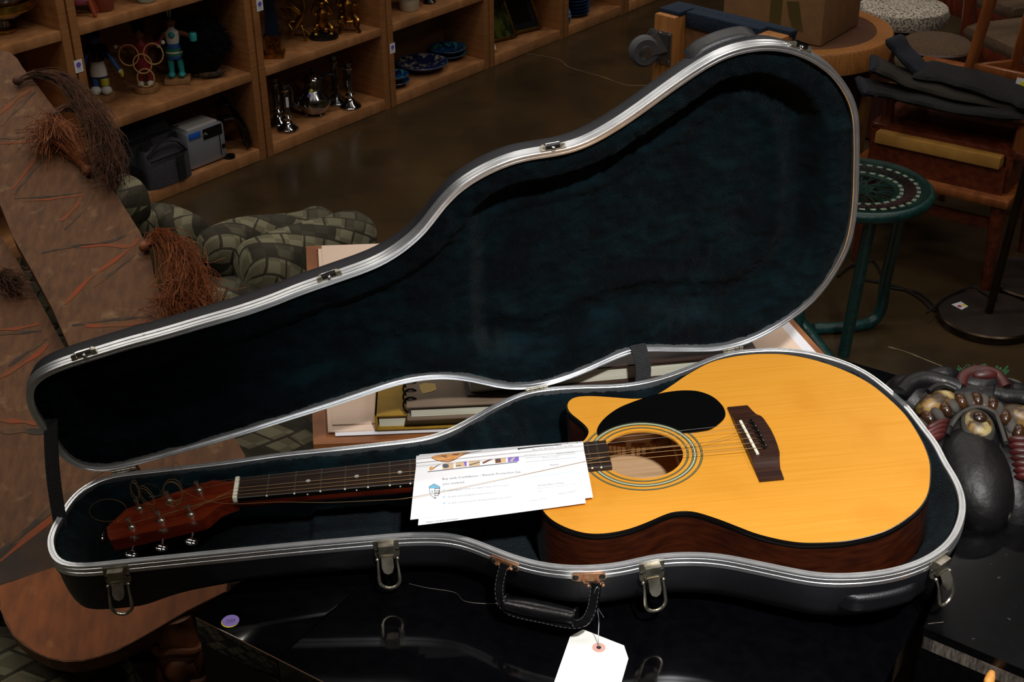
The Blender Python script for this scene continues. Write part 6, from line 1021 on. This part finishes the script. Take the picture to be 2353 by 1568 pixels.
mat('paint_band', (58, 46, 38), 0.85, c2=(84, 58, 36), sc_=20, lo=0.4, hi=0.7); mat('paint_end_light', (150, 82, 32), 0.75, c2=(112, 60, 26), sc_=14, st=(5, 0.8, 5), lo=0.3, hi=0.7, c3=(160, 108, 60), sc3=30, lo3=0.62, hi3=0.8)
for px, m_, nm in (([(-20, 1272), (60, 1240), (140, 1195), (230, 1158), (330, 1120), (330, 1225), (230, 1262), (140, 1298), (60, 1326), (-20, 1350)], 'paint_band', 'painted_band'), ([(-2, 1347), (60, 1326), (140, 1298), (230, 1262), (330, 1225), (525, 1200), (517, 1360), (430, 1403), (350, 1450), (300, 1478), (230, 1508), (190, 1517), (150, 1519), (110, 1511), (80, 1497), (32, 1460), (2, 1402)], 'paint_end_light', 'painted_end_light')):  # second patch paints the orange light on the board's lower end into colour
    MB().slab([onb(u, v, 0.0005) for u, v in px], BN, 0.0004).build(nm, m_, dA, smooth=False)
# carved wooden leg figure under the case
mat('carved_wood', (150, 88, 44), 0.6, c2=(100, 54, 26), sc_=14, bump=0.2, bs=40)
lc_ = gz(405, 1440, 0.40); lc_[2] = 0.0; cf = thing('carved_figure', 'carved brown wooden leg of a figure standing between board and table', 'carving', lc_)
MB().lathe([(0.055, 0.001), (0.06, 0.03), (0.05, 0.16), (0.035, 0.22), (0.036, 0.25), (0.030, 0.29), (0.027, 0.31), (0.031, 0.335), (0.033, 0.36), (0.028, 0.375), (0.032, 0.40), (0.030, 0.43), (0.0001, 0.44)], lc_, 20).build('leg', 'carved_wood', cf)
for z, r in ((0.318, 0.034), (0.378, 0.0345)): MB().tube([lc_ + [r * math.cos(a), r * math.sin(a), z + 0.006 * math.sin(3 * a)] for a in np.linspace(0, 2 * math.pi, 25)[:-1]], 0.0055, 8, closed=True).build('carved_band', 'carved_wood', cf)
MB().ell(lc_ + [0.002, -0.03, 0.345], (0.022, 0.014, 0.022), None, 14, 10).build('knee', 'carved_wood', cf)
# raffia
mat('raffia', (158, 88, 40), 0.7, c2=(104, 54, 24), sc_=60); mat('raffia_dark', (104, 62, 36), 0.75, c2=(60, 36, 22), sc_=50)
def tassel(knot, path_px, n, spread, m_, label, h0=0.045, lift=0.02, knotr=0.009, taper=1.0):
    d = thing('raffia_tassel', label, 'tassel', onb(*knot, h0), 'raffia tassels on the painted boards'); k0 = onb(*knot, h0)
    MB().ell(k0, (knotr, knotr * 1.25, knotr), None, 14, 10).build('knot', m_, d); q = MB()
    C = [onb(u, v, h0 + lift * (0.5 if i else 0)) for i, (u, v) in enumerate(path_px)]
    for i in range(int(n * 1.9)):
        o = rng.standard_normal(3) * spread * 0.6; P = []
        L_ = rng.uniform(0.75, 1.08)
        for j, c_ in enumerate(C):
            t = (j + 1) / len(C); p = k0 + (c_ - k0) * min(1, L_ if j == len(C) - 1 else 1) + (o * t * taper + rng.standard_normal(3) * spread * 0.32 * t); P.append(p)
        q.tube(catmull([k0 + rng.standard_normal(3) * knotr * 0.35] + P, 3), 0.00055, 3, cap=False)
    stuff(q.build('strands', m_, d))
tassel((40, 185), [(80, 172), (140, 182), (190, 225), (225, 285), (245, 330)], 170, 0.022, 'raffia_dark', 'dark raffia tassel at the top of the upper board', lift=0.03)
tassel((125, 262), [(160, 245), (205, 262), (235, 310), (250, 365), (258, 410)], 150, 0.028, 'raffia_dark', 'raffia tassel arching over the edge in front of the bookcase', lift=0.03)
tassel((200, 392), [(180, 360), (155, 325), (125, 300), (100, 330)], 150, 0.03, 'raffia', 'raffia tassel pointing up with its round knot at the board edge', lift=0.012)
tassel((331, 567), [(360, 545), (400, 570), (425, 630), (430, 690), (440, 735)], 260, 0.042, 'raffia', 'bright raffia tassel hanging over the edge above the case lid', lift=0.03)
tassel((372, 690), [(395, 665), (430, 672), (455, 690), (440, 720)], 140, 0.03, 'raffia', 'raffia tassel curling just above the lid', h0=0.03, lift=0.03)
tassel((-20, 640), [(5, 632), (25, 645), (45, 655)], 90, 0.022, 'raffia_dark', 'dark raffia tuft at the left edge of the picture', h0=0.01, lift=0.02)
